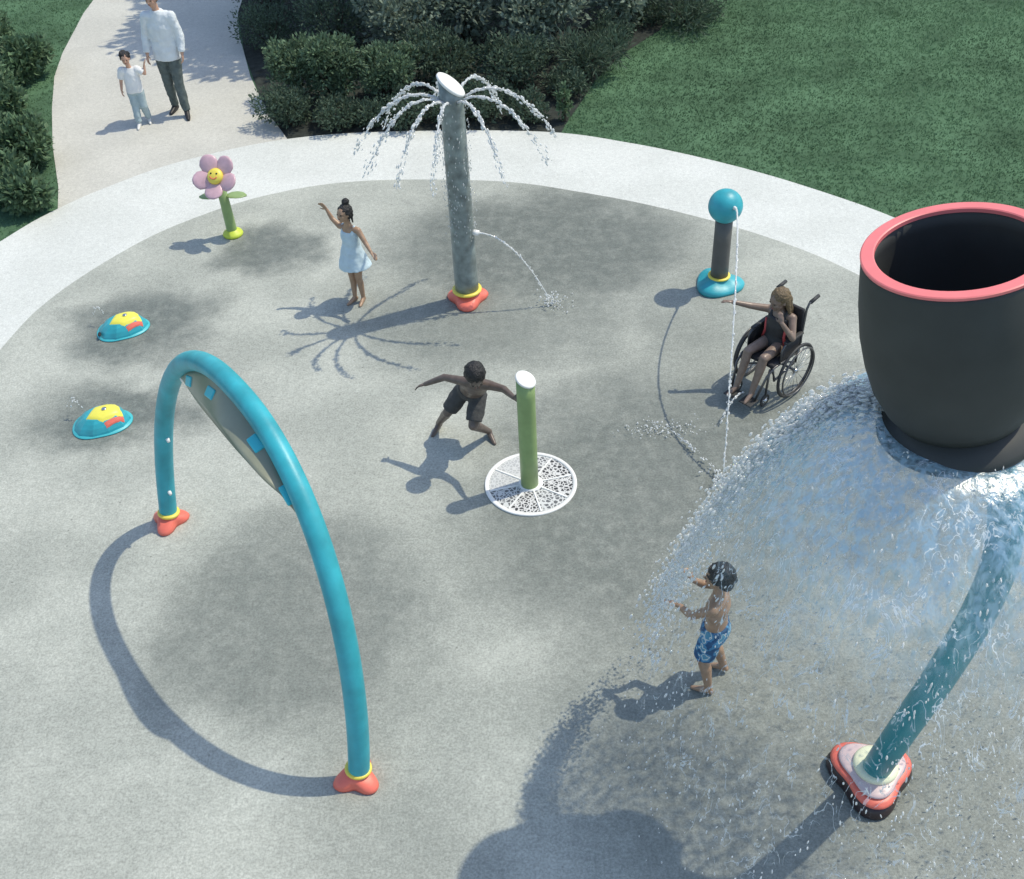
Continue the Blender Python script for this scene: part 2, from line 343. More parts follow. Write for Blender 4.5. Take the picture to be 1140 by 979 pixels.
PATH = [(-4.6, 12.4), (-5.32, 12.2), (-5.5, 12.9), (-5.9, 14.1), (-6.23, 15.28), (-6.5, 16.4), (-6.62, 17.3), (-6.72, 19.0), (-6.6, 24), (-4.25, 24), (-4.09, 18.61), (-3.94, 17.7), (-3.73, 16.85), (-3.52, 16.0), (-3.26, 15.19), (-3.0, 14.5), (-2.73, 13.87), (-2.6, 13.0)]
sheet('garden_path', PATH, -.008, PATHM)
sheet('concrete_ring', OUT_S, -.004, RINGM)
sheet('splash_pad', IN_S, 0, PADM)

# grass blades
def grass():
    rs = np.random.RandomState(3); vs = []; fs = []; nb = 0
    def put(x, y):
        nonlocal nb
        for k in range(2):
            a = rs.uniform(0, 2*PI); h = rs.uniform(.012, .032); wd = rs.uniform(.004, .008); lx, ly = rs.normal(0, .016, 2); ox, oy = rs.normal(0, .015, 2)
            dx, dy = math.cos(a)*wd, math.sin(a)*wd; b = len(vs)
            vs.extend([(x+ox-dx, y+oy-dy, -.015), (x+ox+dx, y+oy+dy, -.015), (x+ox+lx, y+oy+ly, -.015+h)]); fs.append((b, b+1, b+2))
    cnt = 0
    while cnt < 90000:
        x = rs.uniform(.7, 11); y = rs.uniform(9.5, 21.5)
        if y < 12.5 and x < 3 or inside(OUT_S, x, y) or inside(BED, x, y): continue
        put(x, y); cnt += 1
    cnt = 0
    while cnt < 22000:
        x = rs.uniform(-9.5, -5.2); y = rs.uniform(10.5, 21.5)
        if inside(OUT_S, x, y) or inside(PATH, x, y): continue
        put(x, y); cnt += 1
    me = bpy.data.meshes.new('grass'); me.from_pydata(vs, [], fs); me.update()
    tag(link('grass', me, GRASSM, smooth=False), 'short mown green grass of the lawn', 'grass', kind='stuff')
grass()

# ------------------------------------------------------------------ plants
def leaf_cloud(rs, lumps, n, L, W, up=.25, droop=0):
    mb = MB(); vs = []; fs = []
    tot = sum(l[3]**2 for l in lumps)
    for (cx_, cy_, cz_, rr, fl) in lumps:
        for k in range(int(n*rr*rr/tot)):
            d = V((rs.gauss(0, 1), rs.gauss(0, 1), rs.gauss(0, 1)+.15)).normalized()
            rad_ = rr*(rs.random()**.38)*(1+.18*noise.noise(V((cx_*3+d.x*2.2, cy_*3+d.y*2.2, d.z*2.2))))
            p = V((cx_, cy_, cz_)) + V((d.x*rad_, d.y*rad_, d.z*rad_*fl))
            if p.z < .015: p.z = .015+rs.random()*.06
            o = (d*.7+V((rs.gauss(0, .5), rs.gauss(0, .5), rs.gauss(up, .5)))).normalized()
            s_ = o.cross(V((rs.gauss(0, 1), rs.gauss(0, 1), rs.gauss(0, 1)))).normalized(); nn = s_.cross(o)
            l_ = L*rs.uniform(.6, 1.25); w_ = W*rs.uniform(.7, 1.2); b = len(vs)
            vs += [p, p+o*l_*.45+s_*w_-nn*w_*.35, p+o*l_, p+o*l_*.45-s_*w_-nn*w_*.35]; fs += [(b, b+1, b+2), (b, b+2, b+3)]
    mb.add(vs, fs); return mb
def shrub(x, y, rr, h, label, m, n=1900, L=.085, W=.02, seed=0, group='shrubs in the planting bed', name='shrub', cat='shrub'):
    rs = random.Random(seed); e = empty(name, (x, y, -.01), label, cat, group)
    lumps = [(0, 0, h*.5, rr*.72, h*.5/(rr*.72))]
    for k in range(6):
        a = k*PI/3+rs.uniform(-.4, .4); q = rr*rs.uniform(.35, .62); lumps.append((math.cos(a)*q, math.sin(a)*q, h*rs.uniform(.35, .78), rr*rs.uniform(.3, .5), 1.0))
    leaf_cloud(rs, lumps, n, L, W).build('foliage', m, e, smooth=False)
    st = MB()
    for k in range(7):
        a = rs.uniform(0, 2*PI); d = rr*rs.uniform(.15, .55)
        st.tube([(0.02*math.cos(a), .02*math.sin(a), 0), (math.cos(a)*d*.5, math.sin(a)*d*.5, h*.35), (math.cos(a)*d, math.sin(a)*d, h*.75)], [.016, .011, .005], 6)
    st.build('stem', BARK, e)
    return e
SH = [  # x, y, radius, height, material, leaf count, leaf length, leaf width, label
 (-2.72, 15.15, .44, .72, LEAFMID, 2600, .085, .02, 'round mid green shrub at the path corner of the bed'),
 (-2.2, 14.95, .42, .85, LEAFMID, 2600, .09, .022, 'taller round green shrub beside the one at the path corner'),
 (-2.75, 14.35, .40, .40, LEAFDARK, 1700, .07, .016, 'low dark shrub spreading at the foot of the corner shrubs'),
 (-1.45, 14.9, .48, .72, LEAFMID, 2600, .085, .02, 'round green shrub just left of the spraying water arcs'),
 (-.72, 15.3, .48, .72, LEAFDARK, 2400, .085, .02, 'dark green shrub directly behind the top of the tall grey post'),
 (-1.3, 16.3, .62, 1.0, LEAFPALE, 1700, .12, .032, 'loose shrub with pale grey green leaves behind the left water arcs'),
 (-.35, 16.7, .62, .9, LEAFPALE, 1500, .12, .034, 'pale leaved shrub behind and above the tall post cap'),
 (.30, 15.1, .55, .60, LEAFDARK, 1900, .085, .02, 'low dark shrub right of the post, behind the right water arcs'),
 (.85, 16.35, .72, 1.25, LEAFPALE, 2300, .125, .034, 'largest shrub, pale broad leaves, in the middle right of the bed'),
 (1.95, 16.9, .50, .9, LEAFPALE, 1300, .12, .032, 'pale broad leaved shrub nearest the lawn at the back'),
 (-2.3, 17.0, .7, .8, LEAFDARK, 2200, .08, .018, 'dark shrub in deep shade at the back left of the bed'),
 (-3.35, 17.1, .55, .55, LEAFDARK, 1600, .07, .016, 'low dark shrub in the shade along the path edge'),
 (-3.6, 18.7, .6, .6, LEAFDARK, 1500, .07, .016, 'dark shrub at the very back beside the shaded path'),
 (-1.5, 18.2, .8, .9, LEAFDARK, 2000, .09, .02, 'dark shrub at the back edge behind the pale left shrub'),
 (.3, 18.3, .8, .9, LEAFDARK, 2000, .09, .02, 'dark shrub at the back edge above the tall post'),
 (2.3, 18.6, .9, .7, LEAFDARK, 2000, .09, .02, 'dark spreading shrub at the back edge by the lawn'),
 (1.35, 15.35, .48, .45, LEAFDARK, 1500, .16, .012, 'low dark grassy shrub along the lawn edge of the bed'),
 (-.1, 14.25, .42, .38, LEAFDARK, 1300, .07, .016, 'small low dark shrub at the front edge behind the tall post'),
 (-1.15, 14.2, .4, .34, LEAFDARK, 1200, .07, .016, 'small low dark shrub at the front edge, left of the tall post'),
 (-2.1, 14.2, .36, .32, LEAFDARK, 1300, .07, .016, 'low dark shrub at the front edge between the corner shrubs and the water arcs'),
 (-1.65, 14.2, .30, .28, LEAFDARK, 1000, .07, .016, 'smallest low shrub at the front edge under the left water arcs'),
 (-.6, 14.2, .34, .30, LEAFDARK, 1100, .07, .016, 'low dark shrub at the front edge directly left of the tall post'),
 (.45, 14.05, .34, .32, LEAFDARK, 1100, .07, .016, 'low dark shrub at the front edge beside the small upright plant'),
 (1.0, 14.75, .34, .34, LEAFDARK, 1100, .07, .016, 'low dark shrub along the lawn edge just behind the upright plant'),
 (1.75, 16.1, .40, .40, LEAFDARK, 1300, .07, .016, 'low dark shrub on the lawn edge in front of the pale broad leaved one'),
 (2.35, 17.3, .45, .4, LEAFDARK, 1300, .07, .016, 'low dark shrub on the lawn edge at the back of the bed'),
 (3.05, 17.1, .6, .35, LEAFDARK, 1400, .16, .012, 'flat dark grassy shrub spreading onto the lawn at the back'),
]
for i, (x, y, rr, h, m, n, L, W, lab) in enumerate(SH): shrub(x, y, rr*1.12, h*1.12, lab, m, int(n*1.55), L*.8, W*.85, seed=20+i)
shrub(.92, 13.98, .1, .52, 'small upright bright green plant at the lawn corner of the bed', LEAFLOW, 330, .07, .02, 71, None, 'upright_plant', 'plant')
LP = [(-5.72, 12.35, .36, .5, 'leafy dark green plant nearest the concrete ring, left of the path'),
 (-6.12, 12.75, .42, .55, 'leafy plant behind the nearest one, left of the path'),
 (-6.02, 13.55, .42, .62, 'bright leafy plant hugging the path edge on the left'),
 (-6.55, 13.7, .48, .6, 'dark leafy plant at the picture edge, level with the pink flower'),
 (-6.7, 14.7, .46, .6, 'leafy plant in the middle of the left border'),
 (-7.15, 15.5, .55, .75, 'tall leafy plant at the picture edge near the grass'),
 (-6.85, 16.4, .42, .6, 'leafy plant at the far end of the left border, before the open grass'),
 (-7.7, 17.2, .6, .8, 'far leafy plant at the left picture edge')]
for i, (x, y, rr, h, lab) in enumerate(LP): shrub(x, y, rr, h, lab, LEAFLOW, 1900, .10, .028, 40+i, 'leafy plants left of the path', 'leafy_plant', 'plant')

def tree(x, y, H, cr, label, seed):
    rs = random.Random(seed); e = empty('tree', (x, y, -.01), label, 'tree', 'shade trees behind the bed')
    tb = MB(); tb.tube([(0, 0, 0), (.06, .03, H*.3), (.02, -.05, H*.6), (.1, .05, H*.85)], [.2, .15, .11, .04], 12)
    for k in range(8):
        a = rs.uniform(0, 2*PI); z = H*rs.uniform(.45, .75); q = cr*rs.uniform(.5, .85)
        tb.tube([(.03, 0, z), (math.cos(a)*q*.5, math.sin(a)*q*.5, z+.5), (math.cos(a)*q, math.sin(a)*q, z+.8+rs.uniform(-.2, .4))], [.06, .04, .012], 8)
    tb.build('trunk', BARK, e)
    lumps = []
    for k in range(26):
        a = rs.uniform(0, 2*PI); q = cr*math.sqrt(rs.random())*.82; lumps.append((math.cos(a)*q, math.sin(a)*q, H*rs.uniform(.72, .98), cr*rs.uniform(.3, .48), .75))
    leaf_cloud(rs, lumps, int(4300*cr), .22, .085).build('crown', LEAFDARK, e, smooth=False)
TREES = [(-.75, 19.3, 5.0, 2.45, 'broad shade tree behind the bed nearest the path'), (1.3, 19.5, 5.0, 2.2, 'shade tree standing at the middle of the bed back'),
         (3.7, 19.8, 5.0, 1.6, 'shade tree at the lawn end of the bed'), (-.6, 21.8, 7.6, 2.2, 'tallest shade tree, farthest behind the bed')]
for i, a in enumerate(TREES): tree(*a, seed=90+i)

# ------------------------------------------------------------------ water helpers
def drop(vs, fs, p, t_, a, b):
    t_ = t_.normalized(); x = t_.orthogonal().normalized(); y = t_.cross(x); i = len(vs)
    vs += [p-t_*a, p+t_*a]
    for s in (-.45, .45):
        vs += [p+t_*a*s+(x*math.cos(q)+y*math.sin(q))*b for q in (0, PI/2, PI, 3*PI/2)]
    for k in range(4):
        j = (k+1) % 4; fs += [(i, i+2+j, i+2+k), (i+2+k, i+2+j, i+6+j, i+6+k), (i+1, i+6+k, i+6+j)]
def arc(p0, v0, T, g=9.8, n=60):
    return [(V(p0)+V(v0)*q+V((0, 0, -g/2))*q*q) for q in [T*i/(n-1) for i in range(n)]]
def jet(name, label, cat, path, rad_, rs, core=True, spread=.02, nd=140, group=None, breakup=.5, m=None, splash=0):
    e = empty(name, path[0], label, cat, group); o = V(path[0])
    n = len(path); vs = []; fs = []
    if core:
        k0 = max(4, int(n*breakup)); c = MB()
        c.tube([p-o for p in path[:k0]], [rad_*(1+.45*noise.noise(p*19)) * (1-.55*i/k0) for i, p in enumerate(path[:k0])], 7).build('stream', m or DROP, e)
    for k in range(nd):
        u = rs.random(); i = min(n-2, int(u*(n-1))); f = u*(n-1)-i; p = path[i].lerp(path[i+1], f); tg = path[i+1]-path[i]
        s_ = spread*(.25+u); p = p-o+V((rs.gauss(0, s_), rs.gauss(0, s_), rs.gauss(0, s_)))
        q = rad_*rs.uniform(.35, 1.0)
        drop(vs, fs, p, tg, q*rs.uniform(1.2, 3.2), q)
    for k in range(splash):
        a = rs.uniform(0, 2*PI); d = abs(rs.gauss(0, .10)); p = path[-1]-o+V((math.cos(a)*d, math.sin(a)*d, abs(rs.gauss(0, .045))*(1.4-min(1, d*4))+.004))
        q = rs.uniform(.0035, .009); drop(vs, fs, p, V((rs.gauss(0, 1), rs.gauss(0, 1), 1)), q*1.5, q)
    ob = MB().add(vs, fs).build('droplets', DROP, e); tag(ob, kind='stuff')
    return e

# ------------------------------------------------------------------ feet shared by the tall features
def trefoil(e, c, r0, h, m, name='foot_cover', ph=0, lobe=.20):
    def mod(a, rr, z): return rr*(1+lobe*math.cos(3*(a-ph))*(rr/r0)**2), z*(1-.18*math.cos(3*(a-ph))*(rr/r0))
    pr = [(r0, .0), (r0*1.03, h*.22), (r0*.98, h*.5), (r0*.86, h*.75), (r0*.68, h*.95), (r0*.5, h*1.08), (r0*.36, h*1.18)]
    o = MB().lathe(pr, 60, c, mod=mod).build(name, m, e); return o
def collar(e, c, r0, h, m=YEL, ax=None, name='collar'):
    return MB().lathe([(r0*.9, -h*.5), (r0*1.18, -h*.5), (r0*1.24, -h*.2), (r0*1.24, h*.2), (r0*1.16, h*.5), (r0*.9, h*.5)], 32, c, ax).build(name, m, e)

# tall grey post with the fan of jets -------------------------------------------------
def mushroom():
    B = (-.38, 9.86, 0)
    e = empty('spray_post', B, 'tall grey spray post with slanted white cap and coral foot', 'spray post')
    pr = 2.33
    sl_ = lambda a: pr - .085*math.cos(a) + .012*math.sin(a)
    b = MB(); rings = []
    for z in np.linspace(0.05, 1, 14):
        rings.append([V(((.124-.014*z)*math.cos(a), (.124-.014*z)*math.sin(a), z*(pr if z < .99 else sl_(a)) if z < .93 else (sl_(a)-.001 if z > .99 else z*pr-.1))) for a in [2*PI*k/28 for k in range(28)]])
    b.ring_tube(rings).build('pole', GREY, e)
    n_ = V((.085, -.012, .098)).normalized()
    c = V((0, 0, pr+.014)); q = V((0, 0, 1)).rotation_difference(n_); x = q @ V((1, 0, 0)); y = q @ V((0, 1, 0)); rr = []
    for (s, z) in ((.98, -.012), (1.06, -.006), (1.06, .012), (.98, .02)):
        rr.append([c+n_*z+x*s*.15*math.cos(a)+y*s*.115*math.sin(a) for a in [2*PI*k/32 for k in range(32)]])
    MB().ring_tube(rr).build('cap', WHITE, e)
    trefoil(e, (0, 0, 0.002), .19, .10, CORAL, ph=.5); collar(e, (0, 0, .135), .124, .03)
    nz = MB(); nz.tube([(.10, -.03, .82), (.165, -.05, .82)], [.034, .028], 12); nz.build('nozzle', WHITE, e)
    for k in range(10):
        a = k*2*PI/10+.2; MB().tube([(math.cos(a)*.09, math.sin(a)*.09, pr-.13), (math.cos(a)*.134, math.sin(a)*.134, pr-.115)], .012, 8).build('nozzle', GREY, e)
    rs = random.Random(5)
    names = ['far left', 'second from the left', 'third from the left', 'left front', 'centre front', 'right front', 'third from the right', 'second from the right', 'far right', 'hidden back']
    labs = ['white water arc reaching farthest left from the tall grey post', 'water arc behind the farthest left one, over the shrubs', 'short white water arc at the back right of the tall post',
            'water arc at the back of the tall post, right of centre', 'white water arc reaching farthest right from the tall grey post', 'water arc falling just inside the farthest right one',
            'water arc falling close in front of the tall post, on its right', 'water arc running down the front of the tall post', 'inner water arc left of the tall post, falling towards the viewer', 'middle water arc on the left of the tall post']
    order = [180, 145, 100, 60, 8, -28, -62, -98, -128, -155]
    for a, lab in zip(order, labs):
        a_ = rad(a+rs.uniform(-5, 5)); d = V((math.cos(a_), math.sin(a_), 0)); v = rs.uniform(1.75, 1.95)
        p = arc(V(B)+V((0, 0, pr-.11))+d*.12, d*v+V((0, 0, 1.05)), .44, n=50)
        jet('water_arc', lab, 'water jet', p, .0105, rs, True, .014, 200, 'water arcs round the tall post', .8)
    # narrow side jet
    p = arc(V(B)+V((.16, -.05, .82)), V((1.76, -.34, .02)), .409, n=50)
    jet('side_jet', 'thin water jet from the side of the tall post landing on the pad', 'water jet', p, .008, rs, True, .008, 110, breakup=.95, splash=90)
    # wet film running down the post
    vs = []; fs = []
    for k in range(420):
        a = rs.uniform(0, 2*PI); z = rs.uniform(.75, pr-.2); q = .118+abs(rs.gauss(0, .022)); d = rs.uniform(.003, .0065)
        drop(vs, fs, V((math.cos(a)*q, math.sin(a)*q, z)), V((rs.gauss(0, .15), 0, 1)), d*2.2, d)
    tag(MB().add(vs, fs).build('dripping_water', THINW, e), kind='stuff')
mushroom()

# flower ------------------------------------------------------------------------------
def flower():
    e = empty('flower_sprayer', (-3.09, 11.47, 0), 'pink flower sprayer with yellow face on a green stalk', 'flower sprayer')
    MB().tube([(0, 0, 0), (.0, 0, .1), (-.005, 0, .4), (-.01, -.01, .66)], [.062, .06, .056, .05], 20).build('stalk', GREEN, e)
    MB().lathe([(.11, .002), (.118, .02), (.105, .045), (.075, .06), (.066, .075)], 32, (0.005, 0, 0)).build('base_collar', LIME, e)
    n_ = V((-.18, -.72, .66)).normalized(); q = V((0, 0, 1)).rotation_difference(n_); c = V((-.02, -.05, .765))
    x = q @ V((1, 0, 0)); y = q @ V((0, 1, 0))
    # upright in-plane axes
    up = (V((0, 0, 1))-n_*n_.z).normalized(); rt = up.cross(n_)
    for k in range(5):
        a = PI/2+.62+k*2*PI/5; d = rt*math.cos(a)+up*math.sin(a); s = n_.cross(d); rings = []
        for (u, wd, th) in ((.05, .05, .016), (.10, .085, .022), (.15, .106, .026), (.20, .104, .026), (.238, .072, .022), (.26, .030, .012)):
            p = c+d*u+n_*(.03*(u/.2)**2); rings.append([p+s*wd*math.cos(t_)+n_*th*math.sin(t_) for t_ in [2*PI*j/18 for j in range(18)]])
        MB().ring_tube(rings).build('petal', PETAL, e)
    f = MB().lathe([(.02, -.02), (.088, -.01), (.092, .02), (.08, .045), (.05, .058), (.015, .062)], 32, c+n_*.015, n_).build('face', YEL, e)
    for (dx, dy) in ((-.033, .022), (.033, .022)):
        p = c+n_*.071+rt*dx+up*dy; MB().ell(p, .012, .012, .009).build('eye', DARKHOLE, f)
    pts = []
    for k in range(9):
        a = rad(205+130*k/8); pts.append(c+n_*.075+rt*.045*math.cos(a)+up*(.045*math.sin(a)+.004))
    MB().tube(pts, .0065, 8).build('smile', CORAL, f)
    MB().lathe([(.10, -.012), (.104, -.004), (.09, .004)], 32, c+n_*(-.004)-up*.014, n_).build('face_rim', PCHAR, e)
    for (sx, col, ang) in ((-1, GREEN, .16), (1, GREEN, .12)):
        rings = []
        for (u, wd) in ((.02, .02), (.08, .07), (.15, .085), (.22, .065), (.265, .01)):
            p = V((sx*u, -.03*u/.2, .50+ang*u-.25*u*u)); rings.append([p+V((0, wd*math.cos(t_), .012*math.sin(t_)+.1*abs(wd*math.cos(t_)))) for t_ in [2*PI*j/14 for j in range(14)]])
        MB().ring_tube(rings).build('leaf', col, e)
flower()

# ball post ---------------------------------------------------------------------------
def ballpost():
    B = V((2.25, 9.87, 0)); e = empty('ball_post', B, 'short dark post topped by a turquoise ball on a turquoise foot', 'spray post')
    MB().lathe([(.092, .05), (.09, .3), (.088, .55), (.088, .82)], 28).build('post', PCHAR, e)
    MB().ell((0, 0, .935), .172, .172, .172, nu=40, nv=24).build('ball', TURQ, e)
    def mod(a, rr, z): return rr*(1+.10*math.cos(3*a+.6)*(rr/.24)), z*(1+.25*math.cos(3*a+.6)*(rr/.24))
    MB().lathe([(.24, .003), (.245, .03), (.225, .055), (.17, .075), (.12, .10), (.105, .115)], 48, (-.0, 0, 0), mod=mod).build('foot_cover', TURQ, e)
    collar(e, (0, 0, .125), .094, .022)
    MB().tube([(.055, -.14, .99), (.058, -.19, 1.01)], [.02, .016], 12).build('nozzle', WHITE, e)
    rs = random.Random(8); p0 = B+V((.058, -.19, 1.01)); T = .74
    v = V(((1.76-p0.x)/T, (6.86-p0.y)/T, (-p0.z+.01+4.9*T*T)/T))
    jet('ball_jet', 'long thin water jet arcing from the turquoise ball towards the viewer', 'water jet', arc(p0, v, T, n=70), .009, rs, True, .006, 220, breakup=.99, splash=110)
ballpost()
# two splashes and the low trickle by the wheelchair
def splash(x, y, lab, n, sx, sy, seed):
    rs = random.Random(seed); vs = []; fs = []
    for k in range(n):
        p = V((rs.gauss(0, sx), rs.gauss(0, sy), abs(rs.gauss(0, .035))+.005)); d = rs.uniform(.002, .006)*(1.5 if rs.random() < .12 else 1); drop(vs, fs, p, V((rs.gauss(0, 1), rs.gauss(0, 1), .7)), d*1.7, d)
    o = MB().add(vs, fs).build('water_splash', DROP, loc=(x, y, 0)); tag(o, lab, 'water splash', kind='stuff')
splash(1.34, 7.60, 'scatter of splashing drops on the pad left of the wheelchair', 170, .18, .06, 3)
rs_ = random.Random(12)
jet('low_jet', 'short low dotted water jet in front of the wheelchair footrest', 'water jet', arc((2.12, 7.88, .16), (-.95, -.95, .75), .26, n=30), .009, rs_, False, .006, 60)
jet('ground_trickle', 'dotted line of drops crossing the pad beside the scattered splash', 'water jet', [V((1.42+.34*u, 7.58-.62*u, .02+.02*math.sin(u*PI))) for u in [i/30 for i in range(31)]], .007, rs_, False, .012, 60)

# green pole and drain ring -------------------------------------------------------------
def greenpole():
    e = empty('spray_pole', (.13, 6.99, .012), 'green pole with slanted white top standing on the round white grate', 'spray pole')
    h = 1.12; rings = []
    for i, z in enumerate((0, .3, .6, .85, 1.0)): rings.append([V((.075*math.cos(a), .075*math.sin(a), z*h if i < 4 else h-.035*math.cos(a)+.018*math.sin(a))) for a in [2*PI*k/28 for k in range(28)]])
    MB().ring_tube(rings).build('pole', GREEN, e)
    n_ = V((.035, -.018, .066)).normalized(); q = V((0, 0, 1)).rotation_difference(n_); x = q @ V((1, 0, 0)); y = q @ V((0, 1, 0)); c = V((0, 0, h+.004)); rr = []
    for (s, z) in ((.99, -.004), (1.07, 0), (1.07, .012), (.98, .018)): rr.append([c+n_*z+(x*.084*math.cos(a)+y*.078*math.sin(a))*s for a in [2*PI*k/30 for k in range(30)]])
    MB().ring_tube(rr).build('cap', WHITE, e)
    g = empty('drain_grate', (.14, 7.0, .002), 'round white drain grate with eight wedge panels under the green pole', 'drain grate')
    n = 72; R0 = .395
    MB().lathe([(R0, 0), (R0, .012), (R0-.035, .014), (R0-.035, .0)], n).build('rim', WHITE, g) if False else None
    m = MB(); prof = [(R0, 0), (R0, .011), (R0-.006, .014), (R0-.034, .014), (R0-.036, .002)]
    rings = [[V((a_*math.cos(2*PI*k/n), a_*math.sin(2*PI*k/n), z)) for k in range(n)] for a_, z in prof]; m.ring_tube(rings, cap=False); m.build('rim', WHITE, g)
    MB().lathe([(.105, 0), (.105, .012), (.075, .016), (.066, .016)], 40).build('hub', WHITE, g)
    pale = grate_mat('pale_grate_panel', (.58, .59, .58), (.42, .43, .43)); dark = grate_mat('dark_grate_panel', (.62, .62, .61), (.035, .037, .04))
    mix_ = grate_mat('mixed_grate_panel', (.60, .61, .60), (.12, .125, .13))
    pick = [dark, mix_, pale, pale, mix_, dark, mix_, dark]   # panels going round
    for k in range(8):
        a0 = 2*PI*k/8+.2; a1 = a0+2*PI/8
        sp = MB(); c_, s_ = math.cos(a0), math.sin(a0); q = Matrix.Rotation(a0, 3, 'Z'); sp.box(q @ V((.232, 0, .0075)), .265, .014, .013, q); sp.build('spoke', WHITE, g, smooth=False)
        vs = []; fs = []; nn = 10
        for i in range(nn+1):
            a = a0+.02+(a1-a0-.04)*i/nn; vs += [(.103*math.cos(a), .103*math.sin(a), .006), ((R0-.034)*math.cos(a), (R0-.034)*math.sin(a), .006)]
            if i: fs.append((2*i-2, 2*i-1, 2*i+1, 2*i))
        MB().add(vs, fs).build('panel', pick[k], g, smooth=False)
def grate_mat(name, bar, hole):
    m = bpy.data.materials.new(name); m.use_nodes = True; n = m.node_tree.nodes; l = m.node_tree.links; b = n['Principled BSDF']; b.inputs['Roughness'].default_value = .55
    tc = n.new('ShaderNodeTexCoord'); vo = n.new('ShaderNodeTexVoronoi'); vo.feature = 'DISTANCE_TO_EDGE'; vo.inputs['Scale'].default_value = 32; l.new(tc.outputs['Object'], vo.inputs['Vector'])
    r_ = n.new('ShaderNodeMapRange'); r_.inputs[1].default_value = .09; r_.inputs[2].default_value = .16; l.new(vo.outputs['Distance'], r_.inputs[0])
    x = n.new('ShaderNodeMix'); x.data_type = 'RGBA'; x.inputs[6].default_value = (*bar, 1); x.inputs[7].default_value = (*hole, 1); l.new(r_.outputs[0], x.inputs[0]); l.new(x.outputs[2], b.inputs['Base Color']); return m
greenpole()

# domes ---------------------------------------------------------------------------------
YEL2 = mat('bright_yellow', (.78, .72, .10), .4, var=.05)
TURQ2 = mat('pale_turquoise', (.06, .45, .50), .4)
def dome(x, y, rz, lab, seed, s=1.0):
    e = empty('dome_sprayer', (x, y, .002), lab, 'dome sprayer', 'low dome sprayers', rz)
    # long axis local X; snout at -X, panel at +X
    def rad2(a): return 1+.10*math.cos(a)+.05*math.cos(3*a)
    prof = [(1.0, 0), (1.0, .05), (.96, .2), (.86, .48), (.72, .72), (.55, .89), (.35, .98), (.15, 1.0)]
    a_, b_, h = .33*s, .24*s, .19*s
    rings = []
    for rr, z in prof: rings.append([V((a_*rr*rad2(q)*math.cos(q)+.03*z, b_*rr*rad2(q)*math.sin(q), h*z*(1+.25*rr*math.cos(q)))) for q in [2*PI*k/11 for k in range(11)]])
    MB().ring_tube(rings[:1]+rings[2:6]+rings[7:]).build('shell', TURQ, e, smooth=False)
    MB().lathe([(1.0, 0), (1.02, .004), (1.0, .012)], 48, mod=lambda q, r_, z: (r_*rad2(q)*math.hypot(a_*1.03*math.cos(q), b_*1.04*math.sin(q)), z)).build('skirt', TURQ2, e)
    # facet plates sit proud of the shell
    PR = sorted(prof)
    def surf(px, py):
        z = .6
        for _ in range(12):
            X = px-.03*z; q = math.atan2(py/b_, X/a_); rr = math.hypot(X/a_, py/b_)/rad2(q)
            zn = float(np.interp(rr, [p[0] for p in PR][:-2]+[1.0], [p[1] for p in PR][:-2]+[.05])); z = .5*z+.5*zn
        return h*z*(1+.25*min(rr, 1)*math.cos(q))
    def plate(name, poly, m, lift):
        c = (sum(p[0] for p in poly)/len(poly), sum(p[1] for p in poly)/len(poly)); N = 7; k = len(poly); vs = []; fs = []
        edge = [tuple(np.array(poly[i])*(1-j/5)+np.array(poly[(i+1) % k])*j/5) for i in range(k) for j in range(5)]; n = len(edge)
        for i in range(N+1):
            f = 1-i/N*.999
            for p in edge:
                X = c[0]+(p[0]-c[0])*f; Y = c[1]+(p[1]-c[1])*f; vs.append((X, Y, surf(X, Y)+lift-(.012 if i == 0 else 0)))
        for i in range(N):
            for j in range(n): fs.append((i*n+j, i*n+(j+1) % n, (i+1)*n+(j+1) % n, (i+1)*n+j))
        return MB().add(vs, fs).build(name, m, e)
    pl = plate('yellow_panel', [(-.01*s, .10*s), (.25*s, .13*s), (.318*s, -.07*s), (.10*s, -.165*s), (-.10*s, -.07*s)], YEL2, .008)
    plate('red_stripe', [(.105*s, -.17*s), (.318*s, -.076*s), (.318*s, -.106*s), (.125*s, -.20*s)], CORAL, .006)
    z = surf(.12*s, .0); MB().lathe([(.022, 0), (.022, .012), (.012, .014)], 16, (.12*s, .0, z+.004)).build('nozzle', STEEL, pl)
    if seed == 1: MB().ell((-.245*s, -.105*s, .06*s), .022*s, .05*s, .016*s).build('mouth_opening', DARKHOLE, e)
    rs = random.Random(seed); pts = arc((x-.14, y+.10, .13), (-.55, .25, 1.2), .26, n=20)
    return pts
p1 = dome(-3.99, 9.66, rad(14), 'turquoise dome sprayer with yellow panel, farther from the arch', 1, .78)
p2 = dome(-3.84, 8.13, rad(10), 'turquoise dome sprayer with yellow panel, nearer the arch', 2, .80)
jet('dome_spray', 'little spray of drops over the farther turquoise dome', 'water jet', p1, .006, random.Random(61), False, .012, 26, 'small sprays over the domes')
jet('dome_spray', 'little spray of drops over the turquoise dome nearer the arch', 'water jet', p2, .006, random.Random(62), False, .012, 26, 'small sprays over the domes')

